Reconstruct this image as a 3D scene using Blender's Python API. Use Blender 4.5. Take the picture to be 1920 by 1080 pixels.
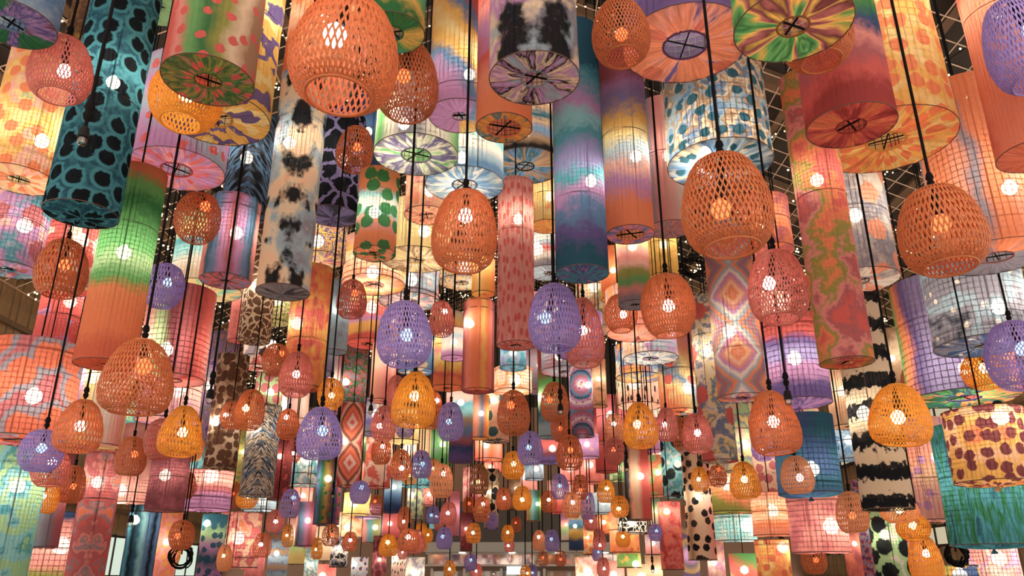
import bpy, bmesh, math, random
from mathutils import Vector, Matrix, Euler

# ---------------------------------------------------------------- camera, world, exposure
sc = bpy.context.scene
for o in list(bpy.data.objects):
    bpy.data.objects.remove(o)
C = sc.collection
cam = bpy.data.objects.new('camera', bpy.data.cameras.new('camera'))
C.objects.link(cam)
cam.data.sensor_width = 36.0
cam.data.lens = 36.0 * 1450.0 / 1920.0
cam.data.clip_start = 0.05
cam.data.clip_end = 200.0
cam.location = (0, 0, 1.6)
cam.rotation_euler = (math.radians(90 + 20.5), 0, 0)
sc.camera = cam

w = bpy.data.worlds.new('hall_air')
sc.world = w
w.use_nodes = True
bg = w.node_tree.nodes['Background']
bg.inputs[0].default_value = (1.0, 0.80, 0.66, 1)
bg.inputs[1].default_value = WORLD_STRENGTH = 2.0

sc.view_settings.view_transform = 'Standard'
sc.view_settings.look = 'None'
sc.view_settings.gamma = 1.0
sc.view_settings.exposure = 0.12
sc.view_settings.use_curve_mapping = False
sc.cycles.max_bounces = 8
sc.cycles.diffuse_bounces = 4
sc.cycles.glossy_bounces = 2
sc.cycles.transmission_bounces = 4
sc.cycles.transparent_max_bounces = 10
sc.cycles.sample_clamp_indirect = 4.0
sc.cycles.caustics_reflective = False
sc.cycles.caustics_refractive = False

PI = math.pi
rnd = random.Random(7)

# ---------------------------------------------------------------- helpers
PAL = dict(w='f4eadf', c='ecd6b6', p='e88c86', q='f2b5aa', r='dc4c44', R='a8302f', s='f2946f', o='f07f36', O='dc5f28',
           y='f2bd42', Y='f7df90', m='bd9128', g='5fb263', G='2b8048', l='abd79b', k='98a044', t='3aa0b5', T='1d6078',
           a='8ad2dc', b='5488bc', B='2c4d82', u='9187c8', U='68559c', v='c58dca', z='9290a2', Z='4a4e5b', n='20242b',
           e='ad8a68', E='6d4a38', d='b95c68', D='7e3846', f='f8c79e', h='9dbace')
def lin(h):
    r = []
    for i in (0, 2, 4):
        c = int(h[i:i+2], 16) / 255
        r.append(c / 12.92 if c <= 0.04045 else ((c + 0.055) / 1.055) ** 2.4)
    return (r[0], r[1], r[2], 1)
def col(ch): return lin(PAL[ch])

def link(name, me, mat=None, parent=None, loc=(0, 0, 0), rot=(0, 0, 0), scl=(1, 1, 1)):
    o = bpy.data.objects.new(name, me)
    C.objects.link(o)
    if mat is not None and not me.materials:
        me.materials.append(mat)
    if parent: o.parent = parent
    o.location = loc
    o.rotation_euler = rot
    o.scale = scl
    return o
def root(name, label, cat, loc, rz=0.0, group=None):
    o = bpy.data.objects.new(name, None)
    C.objects.link(o)
    o.empty_display_size = 0.1
    o.location = loc
    o.rotation_euler = (0, 0, rz)
    o['label'] = label
    o['category'] = cat
    if group: o['group'] = group
    return o
def mesh(name, vs, fs, smooth=True):
    me = bpy.data.meshes.new(name)
    me.from_pydata(vs, [], fs)
    if smooth:
        me.polygons.foreach_set('use_smooth', [True] * len(me.polygons))
    me.update()
    return me
def lathe(name, prof, n=20, smooth=True, close=False):
    vs, fs = [], []
    for r, z in prof:
        for k in range(n):
            a = 2 * PI * k / n
            vs.append((r * math.cos(a), r * math.sin(a), z))
    m = len(prof)
    for i in range(m - 1 + (1 if close else 0)):
        for k in range(n):
            k2 = (k + 1) % n
            i2 = (i + 1) % m
            fs.append((i * n + k, i * n + k2, i2 * n + k2, i2 * n + k))
    return mesh(name, vs, fs, smooth)
def torus(name, R, r, n=36, m=5):
    return lathe(name, [(R + r * math.cos(2 * PI * j / m), r * math.sin(2 * PI * j / m)) for j in range(m)], n, True, True)
def box_into(vs, fs, cx, cy, cz, sx, sy, sz):
    b = len(vs)
    for x in (-1, 1):
        for y in (-1, 1):
            for z in (-1, 1):
                vs.append((cx + x * sx / 2, cy + y * sy / 2, cz + z * sz / 2))
    for f in ((0, 1, 3, 2), (4, 6, 7, 5), (0, 4, 5, 1), (2, 3, 7, 6), (0, 2, 6, 4), (1, 5, 7, 3)):
        fs.append(tuple(b + i for i in f))
def box_mesh(name, sx, sy, sz, c=(0, 0, 0)):
    vs, fs = [], []
    box_into(vs, fs, c[0], c[1], c[2], sx, sy, sz)
    return mesh(name, vs, fs, False)
def tube_mesh(name, pts, r, n=6):
    vs, fs = [], []
    pts = [Vector(p) for p in pts]
    for i, p in enumerate(pts):
        d = (pts[min(i + 1, len(pts) - 1)] - pts[max(i - 1, 0)]).normalized()
        u = d.orthogonal().normalized()
        v = d.cross(u)
        for k in range(n):
            a = 2 * PI * k / n
            vs.append(tuple(p + r * (math.cos(a) * u + math.sin(a) * v)))
    for i in range(len(pts) - 1):
        for k in range(n):
            k2 = (k + 1) % n
            fs.append((i * n + k, i * n + k2, (i + 1) * n + k2, (i + 1) * n + k))
    return mesh(name, vs, fs)

# ---------------------------------------------------------------- materials
class NT:
    def __init__(s, name):
        s.m = bpy.data.materials.new(name)
        s.m.use_nodes = True
        s.t = s.m.node_tree
        s.t.nodes.clear()
        s.out = s.t.nodes.new('ShaderNodeOutputMaterial')
    def n(s, typ, **kw):
        nd = s.t.nodes.new(typ)
        for k, v in kw.items(): setattr(nd, k, v)
        return nd
    def set(s, sock, v):
        if isinstance(v, bpy.types.NodeSocket): s.t.links.new(v, sock)
        else: sock.default_value = v
    def math(s, op, a, b=0.0, c=None, clamp=False):
        nd = s.n('ShaderNodeMath', operation=op, use_clamp=clamp)
        s.set(nd.inputs[0], a)
        s.set(nd.inputs[1], b)
        if c is not None: s.set(nd.inputs[2], c)
        return nd.outputs[0]
    def mad(s, a, b, c): return s.math('MULTIPLY_ADD', a, b, c)
    def vec(s, x, y, z):
        nd = s.n('ShaderNodeCombineXYZ')
        s.set(nd.inputs[0], x); s.set(nd.inputs[1], y); s.set(nd.inputs[2], z)
        return nd.outputs[0]
    def noise(s, v, scale, detail=3.0, rough=0.55):
        nd = s.n('ShaderNodeTexNoise')
        s.set(nd.inputs['Vector'], v)
        nd.inputs['Scale'].default_value = scale
        nd.inputs['Detail'].default_value = detail
        nd.inputs['Roughness'].default_value = rough
        return nd.outputs[0]
    def voro(s, v, scale, feature='F1', rand=1.0):
        nd = s.n('ShaderNodeTexVoronoi', feature=feature, voronoi_dimensions='2D')
        s.set(nd.inputs['Vector'], v)
        nd.inputs['Scale'].default_value = scale
        nd.inputs['Randomness'].default_value = rand
        return nd.outputs['Distance']
    def ramp(s, t, cols, hard=False):
        nd = s.n('ShaderNodeValToRGB')
        cr = nd.color_ramp
        k = len(cols)
        st = []
        for i, c in enumerate(cols):
            if hard: st.append((i / k, c))
            elif k == 1: st.append((0.5, c))
            else:
                if i > 0: st.append(((i + 0.42) / k, c))
                else: st.append((0.0, c))
                if i < k - 1: st.append(((i + 0.58) / k, c))
        st = st[:32]
        if hard: cr.interpolation = 'CONSTANT'
        while len(cr.elements) < len(st): cr.elements.new(0.5)
        while len(cr.elements) > len(st): cr.elements.remove(cr.elements[-1])
        for e, (p, c) in zip(cr.elements, st):
            e.position = min(1.0, p)
            e.color = c
        s.set(nd.inputs[0], t)
        return nd.outputs[0]
    def mix(s, f, a, b):
        nd = s.n('ShaderNodeMix', data_type='RGBA')
        s.set(nd.inputs[0], f); s.set(nd.inputs[6], a); s.set(nd.inputs[7], b)
        return nd.outputs[2]

def plain_mat(name, c, rough=0.6, metal=0.0, var=0.0, vscale=8.0, spec=0.4):
    b = NT(name)
    p = b.n('ShaderNodeBsdfPrincipled')
    p.inputs['Roughness'].default_value = rough
    p.inputs['Metallic'].default_value = metal
    p.inputs['Specular IOR Level'].default_value = spec
    if var:
        tc = b.n('ShaderNodeTexCoord')
        nz = b.noise(tc.outputs['Object'], vscale, 4.0)
        c2 = tuple(min(1, v * (1 + var)) for v in c[:3]) + (1,)
        c1 = tuple(v * (1 - var) for v in c[:3]) + (1,)
        b.set(p.inputs['Base Color'], b.ramp(nz, [c1, c, c2]))
    else:
        p.inputs['Base Color'].default_value = c
    b.t.links.new(p.outputs[0], b.out.inputs[0])
    return b.m
def glow_mat(name, c, strength, sample=True):
    b = NT(name)
    e = b.n('ShaderNodeEmission')
    e.inputs[0].default_value = (c[0], c[1], c[2], 1)
    e.inputs[1].default_value = strength
    b.t.links.new(e.outputs[0], b.out.inputs[0])
    if not sample: b.m.cycles.emission_sampling = 'NONE'
    else: b.m.cycles.emission_sampling = 'FRONT'
    return b.m

def fabric_mat(name, spec, cols, ov, seed):
    """tie-dyed cotton: the dye pattern follows the cloth (angle, height / radius, height / length)"""
    kind, scale = spec.split(':')
    scale = float(scale)
    cols, _, capc = cols.partition('@')
    cs = [col(c) for c in cols]
    b = NT(name)
    at = b.n('ShaderNodeAttribute', attribute_name='cloth', attribute_type='GEOMETRY')
    sp = b.n('ShaderNodeSeparateXYZ')
    b.set(sp.inputs[0], at.outputs['Vector'])
    a, v, vn = sp.outputs[0], sp.outputs[1], sp.outputs[2]
    sa, sv = (seed * 3.7) % 11, (seed * 5.3) % 17
    P = b.vec(b.math('ADD', a, sa), b.math('ADD', v, sv), float(seed % 7))
    N = b.noise(P, 0.9 * scale * (0.6 if kind == 'ink' else 1.0), 4.0)
    Nc = b.math('SUBTRACT', N, 0.5)
    fine = b.math('SUBTRACT', b.noise(P, 5.0, 3.0), 0.5)
    hard = False
    absa = b.math('ABSOLUTE', a)
    if kind == 'plain':
        t = b.math('ADD', b.mad(Nc, 1.4, 0.5), b.mad(fine, 0.25, 0.0))
    elif kind == 'bands':
        t = b.math('ADD', vn, b.math('ADD', b.mad(Nc, 0.22, 0.0), b.mad(fine, 0.10, 0.0)))
    elif kind == 'diag':
        t = b.math('ADD', b.math('ADD', b.mad(vn, 0.9, 0.05), b.mad(a, 0.16, 0.0)), b.math('ADD', b.mad(Nc, 0.55, 0.0), b.mad(fine, 0.12, 0.0)))
    elif kind == 'vstr':
        t = b.math('ADD', b.mad(a, 0.33, 0.5), b.math('ADD', b.mad(Nc, 0.22 / scale, 0.0), b.mad(fine, 0.05, 0.0)))
    elif kind == 'blotch':
        t = b.math('ADD', b.mad(Nc, 2.6, 0.5), b.mad(fine, 0.3, 0.0))
    elif kind == 'camo':
        t = b.math('ADD', b.mad(b.math('SUBTRACT', b.noise(b.vec(b.math('ADD', a, sa), b.mad(v, 1.3, sv), 0.0), 2.0 * scale, 2.0), 0.5), 2.4, 0.5), b.mad(fine, 0.25, 0.0))
        hard = True
    elif kind == 'flame':
        n2 = b.noise(b.vec(b.math('ADD', absa, sa), b.mad(v, 0.8, sv), 0.0), 1.5 * scale, 3.0)
        t = b.math('ADD', b.mad(b.math('SUBTRACT', n2, 0.5), 2.7, 0.5), b.mad(fine, 0.15, 0.0))
        t = b.math('ADD', t, b.mad(absa, 0.25, -0.15))
    elif kind == 'ink':
        t = b.math('ADD', b.mad(Nc, 2.2, 0.5), b.mad(fine, 0.15, 0.0))
    elif kind == 'feather':
        u1 = b.mad(absa, 0.9, v)
        n2 = b.noise(b.vec(b.mad(u1, 3.2 * scale, sa), b.mad(absa, 1.2, sv), 0.0), 1.0, 2.5)
        t = b.math('ADD', b.mad(b.math('SUBTRACT', n2, 0.5), 2.8, 0.5), b.mad(Nc, 0.5, 0.0))
    elif kind == 'leopard':
        Q = b.vec(b.math('ADD', b.mad(Nc, 0.5, a), sa), b.math('ADD', b.mad(fine, 0.35, v), sv), 0.0)
        d = b.voro(Q, scale, 'DISTANCE_TO_EDGE')
        t = b.math('ADD', b.mad(d, 3.2, 0.12), b.math('ADD', b.mad(fine, 0.7, 0.0), b.mad(Nc, 1.4, 0.0)))
        hard = True
    elif kind == 'ikat':
        w_ = b.math('PINGPONG', b.math('ADD', v, sv), 1.0 / scale)
        t = b.math('FRACT', b.math('ADD', b.math('ADD', b.mad(absa, 0.42, 0.0), b.mad(w_, 0.55 * scale, 0.0)), b.math('ADD', b.mad(Nc, 0.3, 0.02), b.mad(fine, 0.08, 0.0))))
    elif kind == 'zebra':
        n2 = b.math('SUBTRACT', b.noise(b.vec(b.mad(a, 1.6, sa), b.mad(v, 1.4, sv), 0.0), 2.0, 3.0), 0.5)
        t = b.math('ADD', b.mad(b.math('SINE', b.mad(v, 3.6 * scale, 0.6)), 0.55, 0.5), b.math('ADD', b.mad(n2, 2.7, 0.0), b.mad(fine, 0.25, 0.0)))
    elif kind == 'sector':
        n2 = b.noise(b.vec(b.mad(a, 1.5 * scale, sa), b.mad(v, 0.35, sv), 0.0), 1.3, 2.0)
        t = b.math('ADD', b.mad(b.math('SUBTRACT', n2, 0.5), 2.8, 0.5), b.mad(fine, 0.1, 0.0))
    elif kind in ('petal', 'spots'):
        if kind == 'petal':
            d = b.voro(b.vec(b.math('ADD', b.mad(Nc, 0.4, a), sa), b.math('ADD', v, sv), 0.0), 0.9 * scale)
            t = b.math('ADD', b.mad(d, 1.15, 0.0), b.mad(fine, 0.45, 0.0))
        else:
            t = b.math('ADD', b.mad(Nc, 1.6, 0.5), b.mad(fine, 0.25, 0.0))
    elif kind in ('drip', 'dash', 'ray'):
        n2 = b.noise(b.vec(b.mad(a, 2.5 * scale, sa), b.mad(v, 0.45, sv), 0.0), 1.5, 3.0)
        t = b.math('ADD', b.mad(b.math('SUBTRACT', n2, 0.5), 2.2, 0.45), b.mad(fine, 0.15, 0.0))
    elif kind == 'arcs':
        cv = b.math('PINGPONG', b.math('ADD', v, 0.3), 2.2)
        rr = b.math('SQRT', b.math('ADD', b.math('MULTIPLY', a, a), b.math('MULTIPLY', cv, cv)))
        t = b.math('FRACT', b.math('ADD', b.mad(rr, 0.45 * scale, 0.0), b.mad(fine, 0.12, 0.1)))
    cl = b.n('ShaderNodeClamp')
    b.set(cl.inputs[0], t)
    c = b.ramp(cl.outputs[0], cs[:-1] if kind == 'ink' else cs, hard)
    def step(x, lo, hi):
        mr = b.n('ShaderNodeMapRange', interpolation_type='SMOOTHSTEP')
        b.set(mr.inputs[0], x)
        for i, q in ((1, lo), (2, hi), (3, 0.0), (4, 1.0)): mr.inputs[i].default_value = q
        return mr.outputs[0]
    if kind == 'ink':        # blots mirrored about the front crease of the folded cloth
        n2 = b.noise(b.vec(b.math('ADD', absa, sa), b.mad(v, 0.75, sv), 0.0), 1.25 * scale, 4.0, 0.5)
        m2 = b.math('ADD', n2, b.math('ADD', b.mad(absa, -0.10, 0.05), b.mad(fine, 0.10, 0.0)))
        c = b.mix(step(m2, 0.50, 0.60), c, cs[-1])
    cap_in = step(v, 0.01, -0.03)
    if capc:                 # the base is dyed differently from the tube
        n3 = b.noise(b.vec(b.mad(a, 2.2, sa), b.mad(v, 0.8, sv), 3.0), 1.2, 3.0)
        c3 = b.ramp(b.math('ADD', b.mad(b.math('SUBTRACT', n3, 0.5), 2.4, 0.5), 0.0, clamp=True), [col(q) for q in capc])
        c = b.mix(cap_in, c, c3)
    if ov:
        oc, osc, osz = ov.split(':')
        osc, osz = float(osc), float(osz)
        Q = b.vec(b.math('ADD', b.mad(fine, 0.14, a), sa), b.math('ADD', b.mad(fine, 0.14, v), sv), 0.0)
        stretch = 0.55 if kind == 'dash' else 1.0
        if kind in ('dash', 'ray'):
            Q = b.vec(b.mad(a, 1.9, sa), b.mad(v, 0.75, sv), 0.0)
        d = b.voro(Q, osc * 0.62, 'F1', 0.62)
        d = b.math('ADD', d, b.mad(fine, 0.26, 0.0))
        ring = b.n('ShaderNodeMapRange')
        b.set(ring.inputs[0], d)
        for i, x in ((1, osz * 0.95), (2, osz * 0.80), (3, 0.0), (4, 1.0)): ring.inputs[i].default_value = x
        if kind == 'spots' and len(cols) > 2:
            halo = b.n('ShaderNodeMapRange')
            b.set(halo.inputs[0], d)
            for i, x in ((1, osz * 1.35), (2, osz * 1.2), (3, 0.0), (4, 1.0)): halo.inputs[i].default_value = x
            c = b.mix(halo.outputs[0], c, cs[-1])
        c = b.mix(ring.outputs[0], c, col(oc))
    # the cloth's own uneven weave, and streaks on the base: dye, with the shade of the gathered folds painted in
    hv = b.n('ShaderNodeHueSaturation')
    fold_shade = b.math('SUBTRACT', b.noise(b.vec(b.mad(a, 13.0, sa), b.mad(v, 1.6, sv), 0.0), 1.0, 3.0), 0.5)
    fold_shade = b.math('MULTIPLY', fold_shade, b.math('MULTIPLY', cap_in, 1.5))
    b.set(hv.inputs['Value'], b.math('ADD', b.mad(b.noise(P, 22.0, 1.0), 0.24, 0.90), fold_shade))
    hv.inputs['Saturation'].default_value = 0.85
    b.set(hv.inputs['Color'], c)
    c = hv.outputs[0]
    df = b.n('ShaderNodeBsdfDiffuse')
    tr = b.n('ShaderNodeBsdfTranslucent')
    tp = b.n('ShaderNodeBsdfTransparent')
    b.set(df.inputs[0], c); b.set(tr.inputs[0], c)
    m1 = b.n('ShaderNodeMixShader'); m1.inputs[0].default_value = 0.62
    b.t.links.new(df.outputs[0], m1.inputs[1]); b.t.links.new(tr.outputs[0], m1.inputs[2])
    m2 = b.n('ShaderNodeMixShader'); m2.inputs[0].default_value = 0.045
    b.t.links.new(m1.outputs[0], m2.inputs[1]); b.t.links.new(tp.outputs[0], m2.inputs[2])
    b.t.links.new(m2.outputs[0], b.out.inputs[0])
    return b.m

def bamboo_mat(name, h):
    b = NT(name)
    tc = b.n('ShaderNodeTexCoord')
    nz = b.noise(tc.outputs['Object'], 7.0, 3.0)
    c = lin(h)
    c1 = tuple(x * 0.72 for x in c[:3]) + (1,)
    c2 = tuple(min(1, x * 1.3) for x in c[:3]) + (1,)
    cc = b.ramp(nz, [c1, c, c2])
    p = b.n('ShaderNodeBsdfPrincipled')
    b.set(p.inputs['Base Color'], cc)
    p.inputs['Roughness'].default_value = 0.42
    p.inputs['Specular IOR Level'].default_value = 0.35
    tr = b.n('ShaderNodeBsdfTranslucent')
    b.set(tr.inputs[0], cc)
    m = b.n('ShaderNodeMixShader'); m.inputs[0].default_value = 0.45
    b.t.links.new(p.outputs[0], m.inputs[1]); b.t.links.new(tr.outputs[0], m.inputs[2])
    b.t.links.new(m.outputs[0], b.out.inputs[0])
    return b.m

M_black = plain_mat('black_rubber', (0.006, 0.006, 0.007, 1), 0.85, spec=0.08)
M_wire = plain_mat('dark_steel_wire', (0.055, 0.045, 0.04, 1), 0.5, 0.3)
M_hoop = plain_mat('brown_steel_hoop', (0.10, 0.055, 0.04, 1), 0.5, 0.2)
M_socket = plain_mat('black_lampholder', (0.008, 0.008, 0.009, 1), 0.6, spec=0.15)
M_rod = plain_mat('pale_bronze_rod', (0.75, 0.56, 0.42, 1), 0.6)
M_roof = plain_mat('charcoal_roof', (0.055, 0.048, 0.044, 1), 0.8, 0.0, 0.3, 2.0)
M_beam = plain_mat('brown_beam', (0.20, 0.13, 0.085, 1), 0.6, 0.0, 0.25, 3.0)
M_slat = plain_mat('bamboo_slat', (0.36, 0.25, 0.14, 1), 0.6, 0.0, 0.35, 5.0)
M_floor = plain_mat('stone_floor', (0.30, 0.27, 0.24, 1), 0.4, 0.0, 0.15, 1.0)
M_grey = plain_mat('grey_bulkhead', (0.12, 0.115, 0.11, 1), 0.6, 0.0, 0.1, 1.0)
M_white = plain_mat('pale_ledge', (0.62, 0.66, 0.64, 1), 0.4)
M_frame = plain_mat('aluminium_frame', (0.55, 0.50, 0.44, 1), 0.35, 0.5)
M_plaster = plain_mat('warm_plaster', (0.40, 0.27, 0.20, 1), 0.7, 0.0, 0.1, 1.0)
M_greyfloor = plain_mat('grey_green_panel', (0.42, 0.44, 0.40, 1), 0.5)
M_mirror = plain_mat('dark_mirror', (0.55, 0.50, 0.48, 1), 0.06, 1.0)
M_fairy = glow_mat('fairy_bulb_glow', (1.0, 0.74, 0.36), 9.0, False)
M_sign = glow_mat('lit_sign', (0.75, 0.95, 1.0), 1.6)
M_down = glow_mat('downlight_glow', (1.0, 0.9, 0.75), 6.0)
def glass_mat():
    b = NT('clear_glass')
    g = b.n('ShaderNodeBsdfGlossy'); g.inputs['Roughness'].default_value = 0.05
    t = b.n('ShaderNodeBsdfTransparent'); t.inputs[0].default_value = (0.9, 0.86, 0.8, 1)
    f = b.n('ShaderNodeFresnel'); f.inputs[0].default_value = 1.5
    m = b.n('ShaderNodeMixShader')
    b.t.links.new(b.math('ADD', f.outputs[0], 0.08), m.inputs[0])
    b.t.links.new(t.outputs[0], m.inputs[1]); b.t.links.new(g.outputs[0], m.inputs[2])
    b.t.links.new(m.outputs[0], b.out.inputs[0])
    return b.m
M_glass = glass_mat()

# ---------------------------------------------------------------- the hall
def structure(name, me, mat, loc=(0, 0, 0), rot=(0, 0, 0)):
    o = link(name, me, mat, None, loc, rot)
    o['kind'] = 'structure'
    return o
HW, RIDGE, EAVE, Y0, Y1 = 9.6, 11.6, 7.2, 1.0, 27.0
slope = math.atan2(RIDGE - EAVE, HW)
structure('floor', box_mesh('floor', 2 * HW, Y1 + 4, 0.1, (0, (Y1 - 4) / 2, -0.05)), M_floor)
vs, fs = [], []
for y in (Y0, Y1):
    for x, z in ((-HW, EAVE), (0, RIDGE), (HW, EAVE), (HW, EAVE + .15), (0, RIDGE + .15), (-HW, EAVE + .15)):
        vs.append((x, y, z))
for k in range(6):
    k2 = (k + 1) % 6
    fs.append((k, k2, k2 + 6, k + 6))
ceiling = structure('ceiling', mesh('ceiling', vs, fs, False), M_roof)
SL = math.hypot(HW, RIDGE - EAVE)
raf = box_mesh('rafter', SL - 0.2, 0.22, 0.26)
raf.materials.append(M_beam)
for y in range(2, 27, 3):
    for s in (-1, 1):
        link('rafter', raf, None, ceiling, (s * HW / 2, y, (RIDGE + EAVE) / 2 - 0.16), (0, s * slope, 0))
pur = box_mesh('purlin', 0.12, Y1 - Y0 - 0.2, 0.12)
pur.materials.append(M_beam)
for k in range(1, 8):
    x = HW * k / 8.0
    for s in (-1, 1):
        link('purlin', pur, None, ceiling, (s * x, (Y0 + Y1) / 2, RIDGE - (RIDGE - EAVE) * k / 8.0 - 0.09), (0, s * slope, 0))

# wire net hung under the roof, with its fairy-light strings
DROP = 0.75
def net_z(x): return RIDGE - DROP - (RIDGE - EAVE) / HW * abs(x)
net = bpy.data.objects.new('trim_4', None); C.objects.link(net); net['kind'] = 'structure'
rodx = lathe('rod', [(0.009, -0.5), (0.009, 0.5)], 5); rodx.materials.append(M_rod)
NW = HW - 0.4
nsl = math.hypot(NW, NW * math.tan(slope))
y = 3.0
while y < 26:
    for s in (-1, 1):
        link('rod', rodx, None, net, (s * NW / 2, y, (net_z(0) + net_z(NW)) / 2), (0, PI / 2 + s * slope, 0), (1, 1, nsl))
    y += 0.36
x = -NW
while x <= NW:
    link('rod', rodx, None, net, (x, 14.0, net_z(x) - 0.018), (PI / 2, 0, 0), (1, 1, 25.0))
    x += 0.32
bulb_vs = [(1, 0, 0), (-1, 0, 0), (0, 1, 0), (0, -1, 0), (0, 0, 1), (0, 0, -1)]
bulb_fs = [(0, 2, 4), (2, 1, 4), (1, 3, 4), (3, 0, 4), (2, 0, 5), (1, 2, 5), (3, 1, 5), (0, 3, 5)]
fair = random.Random(3)
for k in range(30):
    x0 = -8.7 + 17.4 * k / 29.0
    pts, bv, bf = [], [], []
    yy = 3.5 + fair.random()
    while yy < 25.5:
        xx = x0 + fair.uniform(-0.2, 0.2)
        zz = net_z(xx) - fair.uniform(0.05, 0.22)
        pts.append((xx, yy, zz))
        for q in range(fair.choice((1, 2, 3, 4))):
            c = (xx + fair.uniform(-.13, .13), yy + fair.uniform(-.16, .16), zz - fair.uniform(0.0, 0.12))
            r = 0.016 if yy < 12 else 0.022
            b0 = len(bv)
            bv += [tuple(c[i] + r * v[i] for i in range(3)) for v in bulb_vs]
            bf += [tuple(b0 + i for i in f) for f in bulb_fs]
        yy += fair.uniform(0.28, 0.5)
    t = tube_mesh('wire', pts, 0.006, 4)
    o = link('fairy_light_string', t, M_black)
    o['label'] = 'string of tiny warm fairy lights strung under the dark roof net'
    o['category'] = 'fairy lights'
    o['group'] = 'fairy lights strung under the roof net'
    p = link('tiny_bulbs', mesh('tiny_bulbs', bv, bf, False), M_fairy, o)
    p['kind'] = 'stuff'

# side walls: bamboo slats between posts
slat = box_mesh('slat', 0.05, 0.17, EAVE - 1.5); slat.materials.append(M_slat)
WY = 12.5
rail = box_mesh('rail', 0.07, Y1 - WY - 0.4, 0.10); rail.materials.append(M_beam)
for s, nm in ((-1, 'wall_left'), (1, 'wall_right')):
    wl = structure(nm, box_mesh(nm, 0.15, Y1 - WY, EAVE - 1.4, (0, (WY + Y1) / 2, EAVE / 2 + 0.7)), M_plaster, (s * (HW + 0.08), 0, 0))
    for k in range(72):
        link('slat', slat, None, wl, (-s * (0.10 + 0.012 * (k % 3)), WY + 0.15 + 0.2 * k, EAVE / 2 + 0.7), (0, 0, 0))
    for z in (1.6, 3.1, 4.6, 6.1):
        link('rail', rail, None, wl, (-s * 0.19, (WY + Y1) / 2, z))
# lit glazed strips in the side walls
M_day = glow_mat('lit_window_glass', (0.86, 1.0, 0.82), 0.75)
M_warmday = glow_mat('lit_clerestory_glass', (1.0, 0.86, 0.58), 0.55)
wn = 0
for s, ya, yb, za, zb, mt in ((-1, 14.0, 25.8, 1.62, 2.5, M_day), (-1, 15.0, 25.8, 4.2, 4.7, M_day), (1, 13.2, 25.8, 2.25, 2.65, M_warmday), (1, 15.0, 25.8, 4.55, 5.15, M_warmday)):
    wn += 1
    X = s * (HW - 0.22)
    wd = bpy.data.objects.new('window_%d' % wn, None); C.objects.link(wd); wd['kind'] = 'structure'
    wd.location = (X, (ya + yb) / 2, (za + zb) / 2)
    m = 16
    pw = (yb - ya) / m
    pm = box_mesh('pane', 0.02, pw - 0.05, zb - za - 0.05); pm.materials.append(mt)
    fm_ = box_mesh('frame_post', 0.07, 0.05, zb - za + 0.1); fm_.materials.append(M_wire)
    for k in range(m + 1):
        if k < m: link('pane', pm, None, wd, (0, -(yb - ya) / 2 + (k + .5) * pw, 0))
        link('frame_post', fm_, None, wd, (0, -(yb - ya) / 2 + k * pw, 0))
    fl_ = box_mesh('frame_rail', 0.07, yb - ya, 0.05); fl_.materials.append(M_wire)
    for q in (-1, 1): link('frame_rail', fl_, None, wd, (0, 0, q * (zb - za) / 2))
# far end wall with bulkhead, ledge, mirrored transom and glazed entrance
wb = structure('wall_back', box_mesh('wall_back', 2 * HW, 0.15, EAVE, (0, 0, EAVE / 2)), M_plaster, (0, Y1 + 0.08, 0))
gb = mesh('gable', [(-HW, 0, EAVE), (HW, 0, EAVE), (0, 0, RIDGE), (-HW, .1, EAVE), (HW, .1, EAVE), (0, .1, RIDGE)],
          [(0, 1, 2), (3, 5, 4), (0, 3, 4, 1), (1, 4, 5, 2), (2, 5, 3, 0)], False)
link('gable', gb, M_roof, wb)
bulk = structure('trim_1', box_mesh('bulkhead', 6.4, 0.9, 1.25, (0.4, 0, 0)), M_grey, (0, Y1 - 0.5, 3.28))
ledge = structure('trim_2', box_mesh('ledge', 6.4, 1.0, 0.30, (0.4, 0, 0)), M_white, (0, Y1 - 0.5, 2.50))
dl = lathe('downlight', [(0.11, 0), (0.09, -0.02), (0.001, -0.02)], 12)
for x in (-1.6, 0.0, 1.5, 3.0):
    link('downlight', dl, M_down, ledge, (x, -0.2, -0.155))
tm = structure('trim_3', box_mesh('transom', 6.2, 0.05, 0.36, (0.4, 0, 0)), M_mirror, (0, Y1 - 0.35, 2.16))
fr = box_mesh('transom_frame', 6.4, 0.12, 0.06, (0.4, 0, 0))
link('transom_frame', fr, M_frame, tm, (0, -0.06, 0.16)); link('transom_frame', fr, M_frame, tm, (0, -0.06, -0.20))
mul = box_mesh('mullion', 0.06, 0.1, 0.34)
for x in (-2.7, -1.2, 0.4, 2.0, 3.5):
    link('mullion', mul, M_frame, tm, (x, -0.05, 0))
dr = structure('door_1', box_mesh('door_panel', 5.9, 0.04, 1.8, (0.4, 0, 0.9)), M_greyfloor, (0, Y1 - 0.14, 0))
st = box_mesh('door_frame', 0.09, 0.12, 1.86, (0, 0, 0.93))
for x in (-2.6, -1.55, -0.35, 1.05, 2.3, 3.4):
    link('door_frame', st, M_frame, dr, (x, -0.1, 0))
pane = box_mesh('pane', 1.1, 0.02, 1.75, (0, 0, 0.9))
for x in (-2.07, -0.95, 0.35, 1.68, 2.85):
    link('pane', pane, M_glass, dr, (x, -0.12, 0))
sg = link('lit_sign', box_mesh('lit_sign', 0.62, 0.06, 0.24), M_sign, None, (0.14, Y1 - 0.6, 1.80))
sg['label'] = 'small lit pale blue sign hanging at the far glass entrance'; sg['category'] = 'sign'
hg = box_mesh('hanger', 0.02, 0.02, 0.46); link('hanger', hg, M_frame, sg, (-0.2, 0, 0.34)); link('hanger', hg, M_frame, sg, (0.2, 0, 0.34))

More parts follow.
